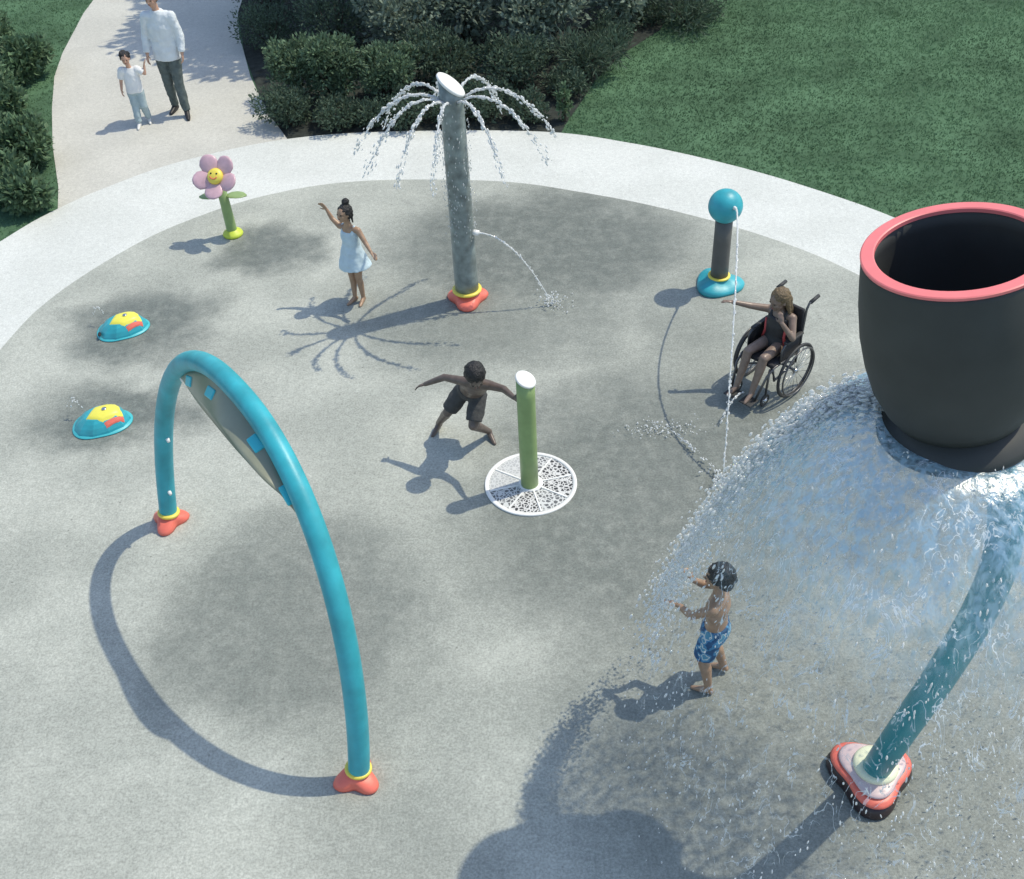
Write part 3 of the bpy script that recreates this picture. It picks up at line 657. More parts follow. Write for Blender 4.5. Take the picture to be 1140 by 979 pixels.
# arch ------------------------------------------------------------------------------------
def arch():
    A = V((-2.90, 6.76, 0)); u = V((.5668, -.8239, 0)); up = V((.1289, .0887, .9877)).normalized()
    e = empty('water_arch', A, 'big turquoise tube arch with an olive panel hung under its crown', 'arch')
    W, Hh, k = 1.56, 2.235, 2.25; c0 = 1.53
    def P(s, t_): return u*s+up*t_
    def curve(th, w=W, h=Hh):
        c, s = math.cos(th), math.sin(th)
        return c0+w*math.copysign(abs(c)**(2/k), c), h*abs(s)**(2/k)
    pts = [P(*curve(PI-PI*i/100)) for i in range(101)]; pts[0] = P(c0-W+.01, 0); pts[-1] = P(c0+W-.01, 0)
    MB().tube(pts, .072, 22).build('tube', TURQ, e)
    nrm = u.cross(up).normalized()
    for s, ph in ((c0-W+.01, .4), (c0+W-.01, 1.4)):
        f = trefoil(e, P(s, 0)+V((0, 0, .002)), .128, .09, CORAL, ph=ph, lobe=.28); collar(f, P(s, .112), .073, .026, ax=up)
    # leaf shaped panel: its upper edge follows the tube, its lower edge bows out of the arch plane
    LOW = [(.60, 1.80, .0), (1.07, 1.90, .085), (1.50, 2.0, .15), (1.88, 2.025, .17), (2.15, 2.0, .15), (2.30, 1.92, .085), (2.42, 1.80, .0)]
    TOPA = [PI-.91, PI-1.10, PI-1.36, PI-1.70, PI-1.98, PI-2.17, PI-2.34]
    def lerp_list(L_, q):
        i_ = min(len(L_)-2, int(q*(len(L_)-1))); f_ = q*(len(L_)-1)-i_
        p0, p1, p2, p3 = [np.array(L_[min(max(i_+d, 0), len(L_)-1)], dtype=float) for d in (-1, 0, 1, 2)]
        return .5*((2*p1)+(-p0+p2)*f_+(2*p0-5*p1+4*p2-p3)*f_*f_+(-p0+3*p1-3*p2+p3)*f_**3)
    no = nrm if nrm.x < 0 else -nrm
    def PP(q, f_):
        a_ = P(*curve(float(lerp_list(TOPA, q)), W-.06, Hh-.06)); b_ = lerp_list(LOW, q); b_ = P(float(b_[0]), float(b_[1]))+no*float(b_[2])
        return a_.lerp(b_, f_)
    vs = []; fs = []; NQ, NF = 48, 6
    for i in range(NQ+1):
        for k_ in range(NF+1): vs.append(PP(i/NQ, k_/NF))
    for i in range(NQ):
        for k_ in range(NF): a_ = i*(NF+1)+k_; fs.append((a_, a_+1, a_+NF+2, a_+NF+1))
    pn = MB().add(vs, fs).build('panel', OLIVE, e); sm = pn.modifiers.new('thick', 'SOLIDIFY'); sm.thickness = .016; sm.offset = 0
    BRT = mat('bright_turquoise', (.05, .52, .60), .4)
    for q_ in (.13, .32, .55, .77):
        c_ = PP(q_, .42); tn = (PP(q_+.02, .42)-PP(q_-.02, .42)).normalized(); dn = (PP(q_, .8)-PP(q_, .1)).normalized(); nn_ = tn.cross(dn).normalized(); dn = nn_.cross(tn); rot = Matrix((tn, dn, nn_)).transposed()
        o = MB().box(c_, .13, .075, .034, rot).build('bracket', BRT, e, smooth=False); bv = o.modifiers.new('bevel', 'BEVEL'); bv.width = .01; bv.segments = 2
    for th in (PI-.14, PI-.42, 2.2):
        s_, t_ = curve(th); p = P(s_, t_); q = P(*curve(th, W-.12, Hh-.12)); d = (q-p).normalized()
        MB().tube([p+d*.06, p+d*.1], [.018, .012], 10).build('nozzle', WHITE, e)
arch()

# tipping bucket ----------------------------------------------------------------------------
def bucket():
    B = V((2.21, 4.0, 0)); e = empty('bucket_tower', B, 'dark tipping bucket with pink rim on a bowed teal pole', 'bucket tower')
    T0 = V((1.99, 4.17, 3.93))-B; D0 = V((2.175, 4.10, 2.96))-B; ax = (T0-D0).normalized(); L = (T0-D0).length
    # pole
    ctrl = [(0, 0, .03), (.022, -.05, .35), (.06, -.12, .8), (.11, -.22, 1.42), (.16, -.27, 1.96), (.20, -.24, 2.35), (.19, -.13, 2.66), (.11, .02, 2.85), (.02, .1, 2.93)]
    pts = []
    for i in range(len(ctrl)-1):
        p0, p1, p2, p3 = [np.array(ctrl[min(max(i+j-1, 0), len(ctrl)-1)]) for j in range(4)]
        for s in range(6):
            q = s/6; pts.append(V(.5*((2*p1)+(-p0+p2)*q+(2*p0-5*p1+4*p2-p3)*q*q+(-p0+3*p1-3*p2+p3)*q**3)))
    pts.append(V(ctrl[-1]))
    MB().tube(pts, .088, 24).build('pole', TEAL, e)
    def lob(r0, h, m, name, z0, hole=.36, ph=.35):
        def mod(a, rr, z): return rr*(1+.23*math.cos(3*(a-ph))*(rr/.3)), z
        return MB().lathe([(r0, 0), (r0*1.02, h*.3), (r0*.97, h*.75), (r0*.9, h), (r0*.5, h*1.12), (r0*hole, h*1.15)], 60, (0.0, 0, z0), mod=mod).build(name, m, e)
    lob(.245, .09, mat('dark_maroon', (.035, .022, .024), .4), 'foot_base', .002); lob(.232, .035, CORAL, 'foot_band', .098); lob(.195, .02, mat('pinkish_white', (.62, .48, .48), .4), 'foot_top', .142)
    MB().lathe([(.115, .15), (.14, .155), (.142, .185), (.125, .20), (.1, .2)], 40, (.012, 0, 0)).build('collar', mat('ivory', (.75, .76, .55), .45), e)
    # bucket body along ax from the base disc
    prof_o = [(.22, .085), (.30, .11), (.345, .18), (.39, .29), (.418, .43), (.432, .58), (.430, .74), (.42, .86), (.41, .955), (.405, L)]
    prof_i = [(.353, L), (.365, .9), (.38, .75), (.38, .6), (.35, .42), (.28, .28), (.1, .22)]
    def mk(prof, name, m, par=None):
        return MB().lathe(prof, 64, D0, ax).build(name, m, par or e)
    bk = mk(prof_o+[(.37, L-.002)]+prof_i, 'bucket', CHAR)
    pr = [(.350, L-.012), (.350, L+.006), (.356, L+.010), (.405, L+.010), (.411, L+.006), (.411, L-.006), (.40, L-.010)]
    rings = []
    q = V((0, 0, 1)).rotation_difference(ax)
    for (rr, z) in pr+[pr[0]]: rings.append([D0+(q @ V((rr*math.cos(a), rr*math.sin(a), z))) for a in [2*PI*k/72 for k in range(72)]])
    crease(MB().ring_tube(rings, cap=False).build('rim', PINK, bk), 30)
    mk([(.05, -.05), (.28, -.045), (.365, -.02), (.38, .01), (.37, .045), (.32, .085), (.26, .12), (.18, .16)], 'base_dish', CHAR)
    MB().tube([D0+ax*.0+(q @ V((.30, .1, -.06))), D0+ax*.2+(q @ V((.41, .12, .1))), D0+(q @ V((.44, .12, .45)))], [.05, .035, .025], 12).build('side_bracket', TEAL, e)
    # ---- the water thrown outward from under the bucket
    WC = V((2.15, 4.10, 3.0)); wv = empty('water_veil', WC, 'bell of clear water pouring from the dark bucket over the boy', 'water')
    nz_, na = 90, 220; vs = []; fs = []
    for i in range(nz_+1):
        tt = .70*i/nz_
        for j in range(na):
            a = 2*PI*j/na; d = V((math.cos(a), math.sin(a), 0)); v = 1.62*(1+.10*noise.noise(d*2.1+V((0, 0, 3)))+.05*noise.noise(d*7))
            rr = .34+v*tt; z = .10*0-4.9*tt*tt+.12*tt
            amp = .06*min(1, tt/.2)*(.4+tt)
            rr += amp*noise.noise(V((d.x*5, d.y*5, z*3+7)))+.5*amp*noise.noise(V((d.x*14, d.y*14, z*8)))
            vs.append(d*rr+V((0, 0, z)))
    for i in range(nz_):
        for j in range(na): fs.append((i*na+j, i*na+(j+1) % na, (i+1)*na+(j+1) % na, (i+1)*na+j))
    MB().add(vs, fs).build('water_sheet', veil_mat(), wv)
    rs = random.Random(4); vs = []; fs = []
    for k in range(3600):
        a = rs.uniform(0, 2*PI); tt = .76*rs.random()**.75; v = 1.62*rs.gauss(1, .05+.05*tt); d = V((math.cos(a), math.sin(a), 0)); z = -4.9*tt*tt+.1*tt+rs.gauss(0, .03)
        p = d*(.34+v*tt)+V((0, 0, z)); 
        if p.z+WC.z < .01: p.z = .01-WC.z
        q_ = rs.uniform(.002, .0052)*(1.25 if rs.random() < .1 else 1); tg = d*v+V((rs.gauss(0, .8), rs.gauss(0, .8), -9.8*tt+rs.gauss(0, 1.0))); drop(vs, fs, p, tg, q_*rs.uniform(1.2, 4.5), q_)
    # thicker rope of water along the left shoulder, landing on the boy
    for k in range(4800):
        a = rs.gauss(rad(150), .17); tt = .66*rs.random()**.8; v = 1.66*rs.gauss(1, .03+.04*tt); d = V((math.cos(a), math.sin(a), 0)); z = -4.9*tt*tt+.12*tt+rs.gauss(0, .03)
        p = d*(.34+v*tt)+V((0, 0, z)); q_ = rs.uniform(.0035, .0085); drop(vs, fs, p, d*v+V((rs.gauss(0, .4), rs.gauss(0, .4), -9.8*tt)), q_*rs.uniform(1.5, 4), q_)
    for k in range(700):   # drops flying off to the right front
        a = rad(rs.uniform(-110, 20)); tt = rs.uniform(.35, .77); v = rs.uniform(.2, 1.7); d = V((math.cos(a), math.sin(a), 0)); p = d*(.3+v*tt)+V((0, 0, -4.9*tt*tt))
        q_ = rs.uniform(.002, .005); drop(vs, fs, p, d*v+V((rs.gauss(0, 1), rs.gauss(0, 1), -9.8*tt*.5)), q_*rs.uniform(1.5, 6), q_)
    tag(MB().add(vs, fs).build('droplets', DROP, wv), kind='stuff')
bucket()

# ------------------------------------------------------------------ people
def rot_from(fwd, up):
    f = V(fwd).normalized(); u = V(up); u = (u-f*u.dot(f)).normalized(); s = f.cross(u)   # s = figure's right
    return Matrix((-s, f, u)).transposed()      # columns: left, forward, up
def add_hand(mb, wrist, d, pn, s, curl=.5, side=1):
    # d fingers direction, pn palm normal, side: +1 thumb on d x pn
    d = V(d).normalized(); pn = V(pn); pn = (pn-d*pn.dot(d)).normalized(); x = d.cross(pn)*side; w = V(wrist)
    rot = Matrix((x, d, pn)).transposed(); mb.ell(w+d*.042*s, .034*s, .050*s, .015*s, rot, 14, 10)
    for i, (o, L) in enumerate(((.026, .062), (.009, .070), (-.009, .065), (-.025, .050))):
        b = w+d*.072*s+x*o*s; m_ = b+(d*math.cos(curl*.5)+pn*math.sin(curl*.5)+x*o*2.5).normalized()*L*.55*s; t_ = m_+(d*math.cos(curl*1.5)+pn*math.sin(curl*1.5)).normalized()*L*.5*s
        mb.cone(b-d*.015*s, m_, .0085*s, .0078*s, 8); mb.cone(m_, t_, .0078*s, .0065*s, 8)
    b = w+d*.02*s+x*.026*s; m_ = b+(x*.75+d*.65+pn*.25).normalized()*.036*s; t_ = m_+(d*.85+x*.2+pn*.35).normalized()*.030*s
    mb.cone(b, m_, .0105*s, .009*s, 8); mb.cone(m_, t_, .009*s, .0072*s, 8)
def add_foot(mb, ankle, toe, s, k=1.0):
    a = V(ankle); d = V(toe).normalized(); fl = V((d.x, d.y, 0)).normalized() if abs(d.z) < .6 else d
    heel = a-d*.025*s+V((0, 0, -.04*s)); ball = a+d*.105*s+V((0, 0, -.048*s)); tip = a+d*.155*s+V((0, 0, -.055*s))
    mb.cone(a, heel, .032*s*k, .03*s*k, 10); mb.cone(a+V((0, 0, -.01*s)), ball, .032*s*k, .027*s*k, 10); mb.cone(ball, tip, .028*s*k, .02*s*k, 10); mb.cone(heel, ball, .028*s*k, .027*s*k, 10)
def head_rot(f, u=(0, 0, 1)): return rot_from(f, u)

def person(base, label, J, s, skin, build=1.0, hs=1.0, vox=.0058, curlL=.5, curlR=.5):
    """J: joint positions relative to base. s = size against an adult (limb thickness)."""
    e = empty('person', base, label, 'person'); mb = MB(); b = build
    J = {k: V(x) for k, x in J.items()}
    lat_h = (J['hipL']-J['hipR']).normalized(); lat_s = (J['shL']-J['shR']).normalized(); hw = (J['hipL']-J['hipR']).length/2; sw = (J['shL']-J['shR']).length/2
    pel = (J['hipL']+J['hipR'])/2; sh = (J['shL']+J['shR'])/2; wa = J.get('waist', pel.lerp(sh, .42)); ch = J.get('chest', pel.lerp(sh, .75)); nk = J['neck']
    ax = (sh-pel).normalized()
    mb.ellt([pel-ax*.075*s, pel-ax*.02*s, pel+ax*.05*s, wa, ch.lerp(wa, .4), ch, sh, sh.lerp(nk, .55), nk], [lat_h, lat_h, lat_h, lat_h.lerp(lat_s, .5), lat_h.lerp(lat_s, .7), lat_s, lat_s, lat_s, lat_s],
            [.07*s*b, hw+.055*s*b, hw+.065*s*b, sw*.72*b, sw*.80*b, sw*.90*b, sw*.78*b, .075*s*b, .052*s], [.07*s*b, .10*s*b, .105*s*b, .088*s*b, .095*s*b, .105*s*b, .075*s*b, .055*s*b, .052*s])
    for S in 'LR':
        mb.cone(J['sh'+S], J['el'+S], .050*s*b, .038*s*b); mb.cone(J['el'+S], J['wr'+S], .039*s*b, .026*s*b)
        mb.cone(sh.lerp(J['sh'+S], .5), J['sh'+S], .06*s*b, .052*s*b)
        mb.cone(J['hip'+S], J['kn'+S], .082*s*b, .055*s*b); k, a = J['kn'+S], J['an'+S]
        fl = (J['toe'+S]).normalized(); calf = k.lerp(a, .30)-fl*.014*s
        mb.cone(k, calf, .052*s*b, .056*s*b); mb.cone(calf, a, .055*s*b, .034*s*b)
        add_foot(mb, a, J['toe'+S], s*1.02)
        d = J.get('hd'+S, J['wr'+S]-J['el'+S]); add_hand(mb, J['wr'+S], d, J.get('pn'+S, V((0, 0, -1)) if abs(d.normalized().z) < .8 else lat_s*(-1 if S == 'L' else 1)), s*1.05, curlL if S == 'L' else curlR, 1 if S == 'L' else -1)
    # head
    H = J['head']; q = head_rot(J['face'], J.get('hup', (0, 0, 1))); h = .215*s*hs
    def hp(l, f, u): return H + q @ V((l*h, f*h, u*h))
    mb.cone(nk-(H-nk).normalized()*.02*s, hp(0, -.06, -.25), .05*s, .047*s)
    mb.ell(hp(0, -.04, .08), .36*h, .44*h, .42*h, q, 24, 16); mb.ell(hp(0, .10, -.20), .27*h, .30*h, .30*h, q, 20, 12); mb.cone(hp(0, .24, -.40), hp(0, .26, -.41), .10*h, .10*h)
    mb.cone(hp(0, .38, .02), hp(0, .46, -.12), .035*h, .06*h, 10)
    for sx in (-1, 1):
        mb.ell(hp(.36*sx, -.03, -.04), .04*h, .09*h, .13*h, q, 10, 8); mb.ell(hp(.16*sx, .32, .07), .10*h, .06*h, .035*h, q, 10, 8); mb.ell(hp(.17*sx, .27, -.13), .10*h, .09*h, .10*h, q, 10, 8)
    body = fuse(mb, 'body', skin, e, vox, 1)
    for sx in (-1, 1): MB().ell(hp(.155*sx, .365, 0.0), .055*h, .035*h, .035*h, q, 12, 8).build('eye', EYE, body)
    MB().ell(hp(0, .405, -.27), .10*h, .03*h, .026*h, q, 12, 8).build('mouth', LIP, body)
    return e, J, hp, h, q
def hair_cap(e, hp, h, q, m, extra=None, back=-.1, low=0, dis=.006, wide=1.0):
    mb = MB(); mb.ell(hp(0, -.10, .14), .405*h*wide, .45*h*wide, .42*h, q, 24, 16); mb.ell(hp(0, -.24, -.06+low), .35*h*wide, .30*h, .36*h, q, 20, 12)
    rs = random.Random(int(h*1e5))
    for k in range(54):
        a = rs.uniform(-.25, PI+.25) + PI; u = rs.uniform(.05, .8); r_ = math.sqrt(1-u*u)
        mb.cone(hp(.37*r_*math.cos(a), -.10+.43*r_*math.sin(a), .14+.42*u), hp(.43*math.cos(a+rs.uniform(-.2, .2)), -.10+.47*math.sin(a), .14+.3*u-rs.uniform(.15, .42)), .055*h, .022*h, 6)
    if extra: extra(mb)
    return fuse(mb, 'hair', m, e, .008, 2, dis=lambda c: dis*(noise.noise(c*45)+.6*noise.noise(c*90)))
def garment(e, name, m, fn, dis=.004, vox=.009):
    mb = MB(); fn(mb); return fuse(mb, name, m, e, vox, 2, dis=lambda c: dis*noise.noise(c*16)+dis*.5*noise.noise(c*34))
def LF(fx, fy):
    f = V((fx, fy, 0)).normalized(); l = V((-f.y, f.x, 0)); return lambda a, b, z: l*a+f*b+V((0, 0, z))

# girl in the pale blue dress
def girl():
    P = LF(-.5, -.85); s = .70
    J = dict(hipL=P(.062, 0, .555), hipR=P(-.062, 0, .555), shL=P(.112, 0, .865), shR=P(-.112, 0, .868), neck=P(0, .01, .925), head=P(-.01, .03, 1.045), face=P(-.25, 1, .12), hup=P(-.06, -.05, 1),
             elL=P(.20, .02, .755), wrL=P(.285, .06, .69), elR=P(-.195, .0, .93), wrR=P(-.255, .02, 1.05), knL=P(.045, .02, .30), anL=P(.05, .0, .055), knR=P(-.045, .015, .30), anR=P(-.035, .03, .055), toeL=P(.25, 1, -.03), toeR=P(-.2, 1, -.03),
             hdR=P(-.45, .1, .6), pnR=P(0, 1, 0), hdL=P(.7, .3, -.25), pnL=P(0, 0.3, -1))
    J['wrR'] = P(-.245, .0, 1.02)
    e, J, hp, h, q = person((-1.52, 9.97, 0), 'girl in a pale blue dress raising one arm, dark hair tied up', J, s, S_TAN, .92, 1.12)
    def ex(mb):
        mb.ell(hp(0, -.22, .68), .22*h, .24*h, .2*h, q); mb.ell(hp(.02, -.16, .5), .15*h, .15*h, .16*h, q)
        mb.cone(hp(.2, -.40, .05), hp(.24, -.42, -.62), .12*h, .05*h); mb.cone(hp(-.1, -.46, 0), hp(-.1, -.45, -.5), .14*h, .06*h); mb.cone(hp(.34, -.12, .05), hp(.36, -.1, -.42), .07*h, .035*h)
    hair_cap(e, hp, h, q, H_BLACK, ex)
    def dr(mb):
        la = P(1, 0, 0)
        mb.ellt([P(0, .0, .845), P(0, 0, .80), P(0, 0, .70), P(0, 0, .60), P(0, 0, .50), P(0.01, 0, .425)], [la]*6, [.088, .102, .098, .125, .158, .185], [.06, .078, .078, .10, .13, .15], 30)
        for sx in (-1, 1): mb.cone(P(.062*sx, -.045, .82), P(.066*sx, .0, .895), .016, .018); mb.cone(P(.066*sx, .0, .895), P(.062*sx, .05, .82), .018, .016)
    garment(e, 'dress', PALEBLUE, dr, .007)
girl()

# boy crouching and reaching for the green pole (joints are world points minus the base)
def boy_crouch():
    B = V((-.38, 7.65, 0)); s = .74
    W = lambda x, y, z: V((x, y, z))-B
    J = dict(hipL=W(-.265, 7.63, .53), hipR=W(-.395, 7.69, .53), shL=W(-.155, 7.33, .835), shR=W(-.385, 7.41, .835), neck=W(-.27, 7.33, .895), head=W(-.27, 7.26, .995), face=V((.15, -.75, -.65)), hup=V((.05, -.65, .75)),
             elL=W(-.045, 7.24, .86), wrL=W(.035, 7.09, .885), elR=W(-.54, 7.50, .815), wrR=W(-.71, 7.545, .72), knL=W(-.33, 7.46, .30), anL=W(-.20, 7.65, .062), knR=W(-.555, 7.66, .30), anR=W(-.655, 7.80, .065),
             toeL=V((.35, -.9, -.08)), toeR=V((-.45, -.8, -.1)), hdL=V((.5, -.75, .1)), pnL=V((.75, .5, 0)), hdR=V((-.9, .1, -.35)), pnR=V((0, -.4, -1)))
    e, J, hp, h, q = person(B, 'boy in dark shorts crouching with one hand on the green pole', J, s*1.04, S_DEEP, 1.05, 1.28, curlL=.7)
    hair_cap(e, hp, h, q, H_BLACK, None, dis=.004, wide=1.03)
    def sh(mb):
        la = J['hipL']-J['hipR']; ax = ((J['shL']+J['shR'])-(J['hipL']+J['hipR'])).normalized(); c = (J['hipL']+J['hipR'])/2
        mb.ellt([c-ax*.07, c, c+ax*.085], [la]*3, [.115, .135, .122], [.09, .10, .088], 24)
        for S in 'LR':
            a, b = J['hip'+S], J['kn'+S]; mb.tube([a, a.lerp(b, .4), a.lerp(b, .86)], [.078, .08, .075], 18)
    garment(e, 'shorts', SHORTD, sh, .006)
boy_crouch()

# boy under the falling water
def boy_water():
    B = V((1.31, 4.87, 0)); s = .70; P = LF(-.86, .50)
    W = lambda x, y, z: V((x, y, z))-B
    J = dict(hipL=P(.062, 0, .56), hipR=P(-.062, 0, .56), shL=P(.125, .0, .885), shR=P(-.125, .0, .885), neck=P(0, .01, .945), head=P(0.0, .02, 1.075), face=P(.1, 1, -.1), hup=P(0, .1, 1),
             elL=P(.16, .13, .80), wrL=P(.09, .25, .78), elR=P(-.11, .15, .83), wrR=P(-.03, .20, .93), knL=P(.09, .04, .31), anL=P(.115, -.03, .055), knR=P(-.09, .03, .31), anR=P(-.11, -.06, .07),
             toeL=P(.1, 1, -.03), toeR=P(-.1, 1, -.22), hdR=P(.05, .45, .8), pnR=P(0, 1, -.3), hdL=P(.1, 1, .1), pnL=P(0, .2, -1))
    e, J, hp, h, q = person(B, 'boy in blue patterned shorts standing under the falling water, arms held out', J, s*1.03, S_TAN, 1.06, 1.3)
    hair_cap(e, hp, h, q, H_BLACK, lambda mb: mb.ell(hp(0, -.3, -.18), .3*h, .2*h, .3*h, q), dis=.008, wide=1.04)
    def sh(mb):
        la = P(1, 0, 0); mb.ellt([P(0, 0, .50), P(0, 0, .56), P(0, 0, .635)], [la]*3, [.12, .13, .112], [.09, .10, .088], 24)
        for S in 'LR':
            a, b = J['hip'+S], J['kn'+S]; mb.tube([a, a.lerp(b, .4), a.lerp(b, .82)], [.078, .08, .078], 18)
    garment(e, 'shorts', PATT, sh, .006)
boy_water()

# adult and child on the path
def adult():
    P = LF(-.08, -1); s = .92
    J = dict(hipL=P(.085, 0, .84), hipR=P(-.085, 0, .84), shL=P(.185, 0, 1.34), shR=P(-.185, 0, 1.34), neck=P(0, .01, 1.43), head=P(-.02, .03, 1.585), face=P(-.2, 1, -.15),
             elL=P(.235, .0, 1.08), wrL=P(.235, .08, .87), elR=P(-.235, -.02, 1.09), wrR=P(-.245, .06, .86), knL=P(.085, .06, .46), anL=P(.115, .10, .075), knR=P(-.08, .0, .46), anR=P(-.10, -.10, .075), toeL=P(.35, 1, -.05), toeR=P(-.2, 1, -.05),
             hdL=P(0, .2, -1), pnL=P(-1, 0, 0), hdR=P(-.1, .3, -1), pnR=P(1, 0, 0))
    e, J, hp, h, q = person((-4.32, 14.88, -.008), 'adult in a pale shirt and dark trousers on the path', J, s, S_LIGHT, .95, 1.0, .008)
    hair_cap(e, hp, h, q, H_BROWN, None, dis=.006)
    def shirt(mb):
        la = P(1, 0, 0); mb.ellt([P(0, 0, .775), P(0, 0, .86), P(0, 0, 1.02), P(0, 0, 1.2), P(0, 0, 1.33), P(0, 0, 1.40), P(0, .0, 1.43)], [la]*7, [.185, .182, .168, .178, .165, .10, .07], [.125, .122, .112, .118, .092, .075, .065], 30)
        for S in 'LR': mb.cone(J['sh'+S].lerp(J['sh'+('R' if S == 'L' else 'L')], .05), J['el'+S], .070, .056); mb.tube([J['el'+S]+V((0, 0, .02)), J['el'+S].lerp(J['wr'+S], .9)], [.056, .046], 16)
        mb.cone(J['shL'].lerp(J['shR'], .2), J['shL'].lerp(J['shR'], .8), .075, .075)
    garment(e, 'shirt', SHIRTM, shirt, .008, .011)
    def tr(mb):
        la = P(1, 0, 0); mb.ellt([P(0, 0, .77), P(0, 0, .84), P(0, 0, .93)], [la]*3, [.145, .158, .145], [.105, .112, .1], 24)
        for S in 'LR': mb.tube([J['hip'+S], J['hip'+S].lerp(J['kn'+S], .5), J['kn'+S], J['kn'+S].lerp(J['an'+S], .45), J['an'+S]+V((0, 0, .01))], [.092, .084, .066, .064, .052], 18)
    garment(e, 'trousers', DENIM, tr, .009, .011)
    for S in 'LR':
        m = MB(); add_foot(m, J['an'+S]+V((0, 0, .006)), J['toe'+S], s*1.1, 1.22); fuse(m, 'shoe', SHOE, e, .007, 2)
adult()
def child():
    P = LF(.1, -1); s = .62
    J = dict(hipL=P(.055, 0, .49), hipR=P(-.055, 0, .49), shL=P(.108, 0, .755), shR=P(-.108, 0, .755), neck=P(0, .01, .81), head=P(-.01, .025, .925), face=P(.05, 1, -.1),
             elL=P(.185, .02, .70), wrL=P(.20, .0, .80), elR=P(-.150, -.01, .62), wrR=P(-.165, .03, .51), knL=P(.058, .02, .27), anL=P(.07, -.06, .05), knR=P(-.045, .03, .27), anR=P(-.045, .08, .05), toeL=P(.2, 1, -.04), toeR=P(-.1, 1, -.04),
             hdL=P(.25, -.05, 1), pnL=P(1, 0, 0), hdR=P(-.05, .2, -1), pnR=P(1, 0, 0))
    e, J, hp, h, q = person((-4.78, 14.60, -.008), 'small child in a white top and pale blue trousers beside the adult', J, s, S_LIGHT, .95, 1.18)
    def ex(mb):
        rs = random.Random(3)
        for k in range(26):
            a = rs.uniform(0, 2*PI); u = rs.uniform(-.1, .9); mb.ell(hp(.40*math.cos(a)*math.sqrt(1-u*u*.7), -.12+.40*math.sin(a)*math.sqrt(1-u*u*.7) if math.sin(a) < .55 else -.12+.3*math.sin(a), .16+.42*u), .11*h, .11*h, .11*h, q, 8, 6)
    hair_cap(e, hp, h, q, H_BLACK, ex, dis=.006)
    def sh(mb):
        la = P(1, 0, 0); mb.ellt([P(0, 0, .46), P(0, 0, .54), P(0, 0, .66), P(0, 0, .75), P(0, 0, .80)], [la]*5, [.118, .112, .105, .10, .05], [.088, .084, .08, .062, .045], 26)
        for S in 'LR': mb.cone(J['sh'+S]*.9+J['neck']*.1, J['sh'+S], .054, .05); mb.tube([J['sh'+S], J['sh'+S].lerp(J['el'+S], .75)], [.05, .048], 14)
    garment(e, 'top', WCLOTH, sh, .006)
    def tr(mb):
        la = P(1, 0, 0); mb.ellt([P(0, 0, .44), P(0, 0, .49), P(0, 0, .54)], [la]*3, [.095, .105, .098], [.075, .08, .07], 24)
        for S in 'LR': mb.tube([J['hip'+S], J['kn'+S], J['an'+S]+V((0, 0, .015))], [.063, .052, .043], 16)
    garment(e, 'trousers', LBLUE, tr, .006)
    for S in 'LR':
        m = MB(); add_foot(m, J['an'+S]+V((0, 0, .004)), J['toe'+S], s*1.1, 1.2); fuse(m, 'shoe', SHOEW, e, .006, 2)
child()

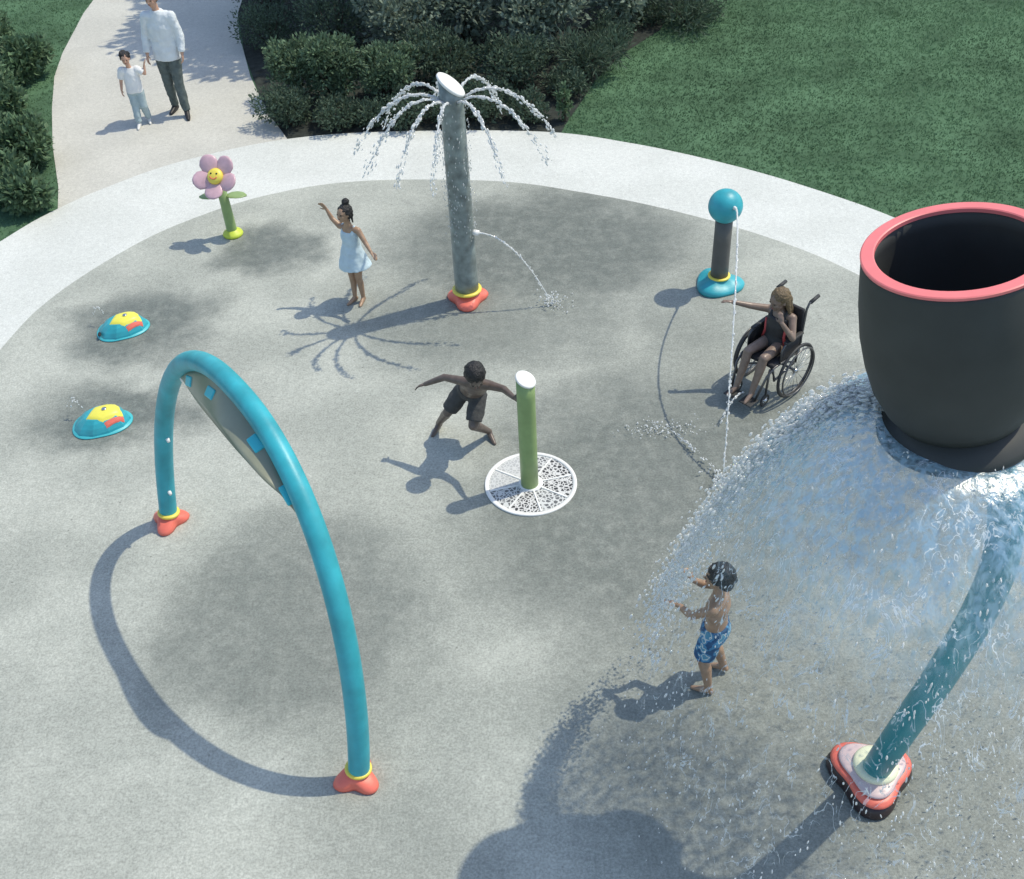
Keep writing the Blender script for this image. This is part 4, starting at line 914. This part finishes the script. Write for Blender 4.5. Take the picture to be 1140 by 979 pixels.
# wheelchair and its rider ---------------------------------------------------------------
WB = V((2.46, 8.20, 0)); WF = (-.74, -.67)
def wheelchair():
    e = empty('wheelchair', WB, 'child sized black wheelchair with steel hand rims on the pad', 'wheelchair'); P = LF(*WF)
    def wheel(c, rr, th, par_name, axis, tw=.014, hand=True):
        n = 48; x = V((0, 0, 1)); y = axis.cross(x).normalized()
        def ring(r_, t_, off=0):
            m = MB(); rings = []
            for k in range(n):
                a = 2*PI*k/n; d = x*math.cos(a)+y*math.sin(a); rings.append([c+axis*off+d*(r_+t_*math.cos(b))+axis*t_*math.sin(b) for b in [2*PI*j/10 for j in range(10)]])
            rings.append(rings[0]); return m.ring_tube(rings, cap=False)
        w_ = ring(rr-tw, tw).build(par_name, BLACK, e); ring(rr-2.2*tw, tw*.45).build('rim', DKMET, w_)
        if hand: ring(rr-2.6*tw, .008, .035 if axis.dot(P(1, 0, 0)) > 0 else .035).build('hand_rim', DKMET, w_)
        s = MB(); N = 18 if hand else 5
        for k in range(N):
            a = 2*PI*k/N; d = x*math.cos(a)+y*math.sin(a); s.tube([c, c+d*(rr-2*tw)], .0025 if hand else .008, 5)
        s.tube([c-axis*.02, c+axis*.02], .02, 12); s.build('spokes', STEEL, w_)
    for sx in (1, -1):
        ax = P(sx, 0, 0)
        wheel(P(.235*sx, .02, .275), .275, .026, 'wheel', (ax+V((0, 0, .05))).normalized())
        wheel(P(.15*sx, .33, .065), .065, .02, 'caster', ax, .011, False)
    f = MB()
    for sx in (1, -1):
        f.tube([P(.175*sx, -.24, .90), P(.175*sx, -.15, .89), P(.175*sx, -.12, .84), P(.175*sx, -.09, .42), P(.175*sx, -.06, .30)], .011, 10)   # back post + handle
        f.tube([P(.175*sx, -.09, .40), P(.175*sx, .28, .42), P(.165*sx, .37, .36), P(.13*sx, .46, .12)], .011, 10)
        f.tube([P(.175*sx, -.07, .30), P(.175*sx, .26, .26), P(.175*sx, .30, .42)], .010, 10); f.tube([P(.15*sx, .31, .40), P(.15*sx, .33, .09)], .011, 10)
        f.tube([P(.175*sx, -.10, .60), P(.18*sx, .16, .60), P(.18*sx, .20, .56), P(.175*sx, .20, .42)], .010, 10)
    f.tube([P(-.235, .02, .275), P(.235, .02, .275)], .012, 10); f.tube([P(-.17, -.05, .30), P(.17, .24, .27)], .009, 8); f.tube([P(.17, -.05, .30), P(-.17, .24, .27)], .009, 8)
    f.build('frame', DKMET, e)
    q = rot_from(P(0, 1, 0), (0, 0, 1))
    def rbox(name, c, sx, sy, sz, m, rot=q):
        o = MB().box(c, sx, sy, sz, rot).build(name, m, e, smooth=False); b = o.modifiers.new('bevel', 'BEVEL'); b.width = min(sx, sy, sz)*.35; b.segments = 3; return o
    rbox('seat', P(0, .10, .425), .35, .40, .045, DKFAB); rbox('backrest', P(0, -.105, .66), .345, .035, .40, DKFAB, q @ Matrix.Rotation(rad(-5), 3, 'X'))
    for sx in (1, -1):
        rbox('armrest', P(.18*sx, .03, .615), .045, .25, .025, BLACK); rbox('footplate', P(.085*sx, .49, .115), .13, .13, .014, BLACK)
        MB().tube([P(.175*sx, -.17, .893), P(.175*sx, -.29, .905)], [.018, .017], 12).build('handle', BLACK, e); rbox('side_guard', P(.178*sx, .06, .51), .008, .26, .14, DKFAB)
wheelchair()
def rider():
    P = LF(*WF); s = .66; B = WB
    W = lambda x, y, z: V((x, y, z))-B
    J = dict(hipL=P(.062, .02, .49), hipR=P(-.062, .02, .49), shL=P(.118, -.0, .785), shR=P(-.118, .02, .785), neck=P(0, .02, .845), head=P(-.005, .06, .955), face=P(-.35, 1, -.25),
             elL=P(.205, .10, .66), wrL=P(.115, .16, .81), elR=P(-.27, .12, .79), wrR=P(-.40, .25, .83), knL=P(.085, .33, .505), anL=P(.075, .44, .185), knR=P(-.085, .33, .505), anR=P(-.085, .45, .185), toeL=P(.1, 1, -.12), toeR=P(-.1, 1, -.12),
             hdL=P(-.4, -.1, .85), pnL=P(-.5, -.8, 0), hdR=P(-.75, .6, .15), pnR=P(0, .2, -1))
    J['shR'] = P(-.118, .02, .79); J['elR'] = P(-.245, .125, .815); J['wrR'] = P(-.36, .24, .86)
    e, J, hp, h, q = person(B, 'child in a dark swimsuit seated in the wheelchair stretching one arm out', J, s*1.08, S_BROWN, 1.08, 1.28)
    def ex(mb):
        for (a, b) in (((.30, -.2, 0), (.36, -.25, -.75)), ((-.30, -.2, 0), (-.36, -.2, -.8)), ((0, -.45, 0), (0, -.5, -.85)), ((.2, -.4, 0), (.2, -.45, -.9)), ((-.2, -.4, 0), (-.22, -.42, -.9))): mb.cone(hp(*a), hp(*b), .16*h, .08*h)
    hair_cap(e, hp, h, q, H_BROWN, ex, dis=.006)
    def sw(mb):
        la = P(1, 0, 0); mb.ellt([P(0, .03, .425), P(0, .02, .49), P(0, .015, .58), P(0, .01, .69), P(0, .012, .775)], [la]*5, [.115, .14, .112, .124, .112], [.10, .108, .096, .106, .086], 26)
        for sx in (-1, 1): mb.cone(P(.062*sx, .085, .75), P(.07*sx, .015, .845), .016, .016); mb.cone(P(.07*sx, .015, .845), P(.06*sx, -.06, .74), .016, .016)
    g = garment(e, 'swimsuit', SWIM, sw, .003)
    for sx in (-1, 1): MB().tube([P(.105*sx, .065, .72), P(.10*sx, .07, .60), P(.118*sx, .075, .52)], [.012, .012, .012], 8).build('side_stripe', REDT, g)
rider()
bpy.data.scenes.remove(WS)
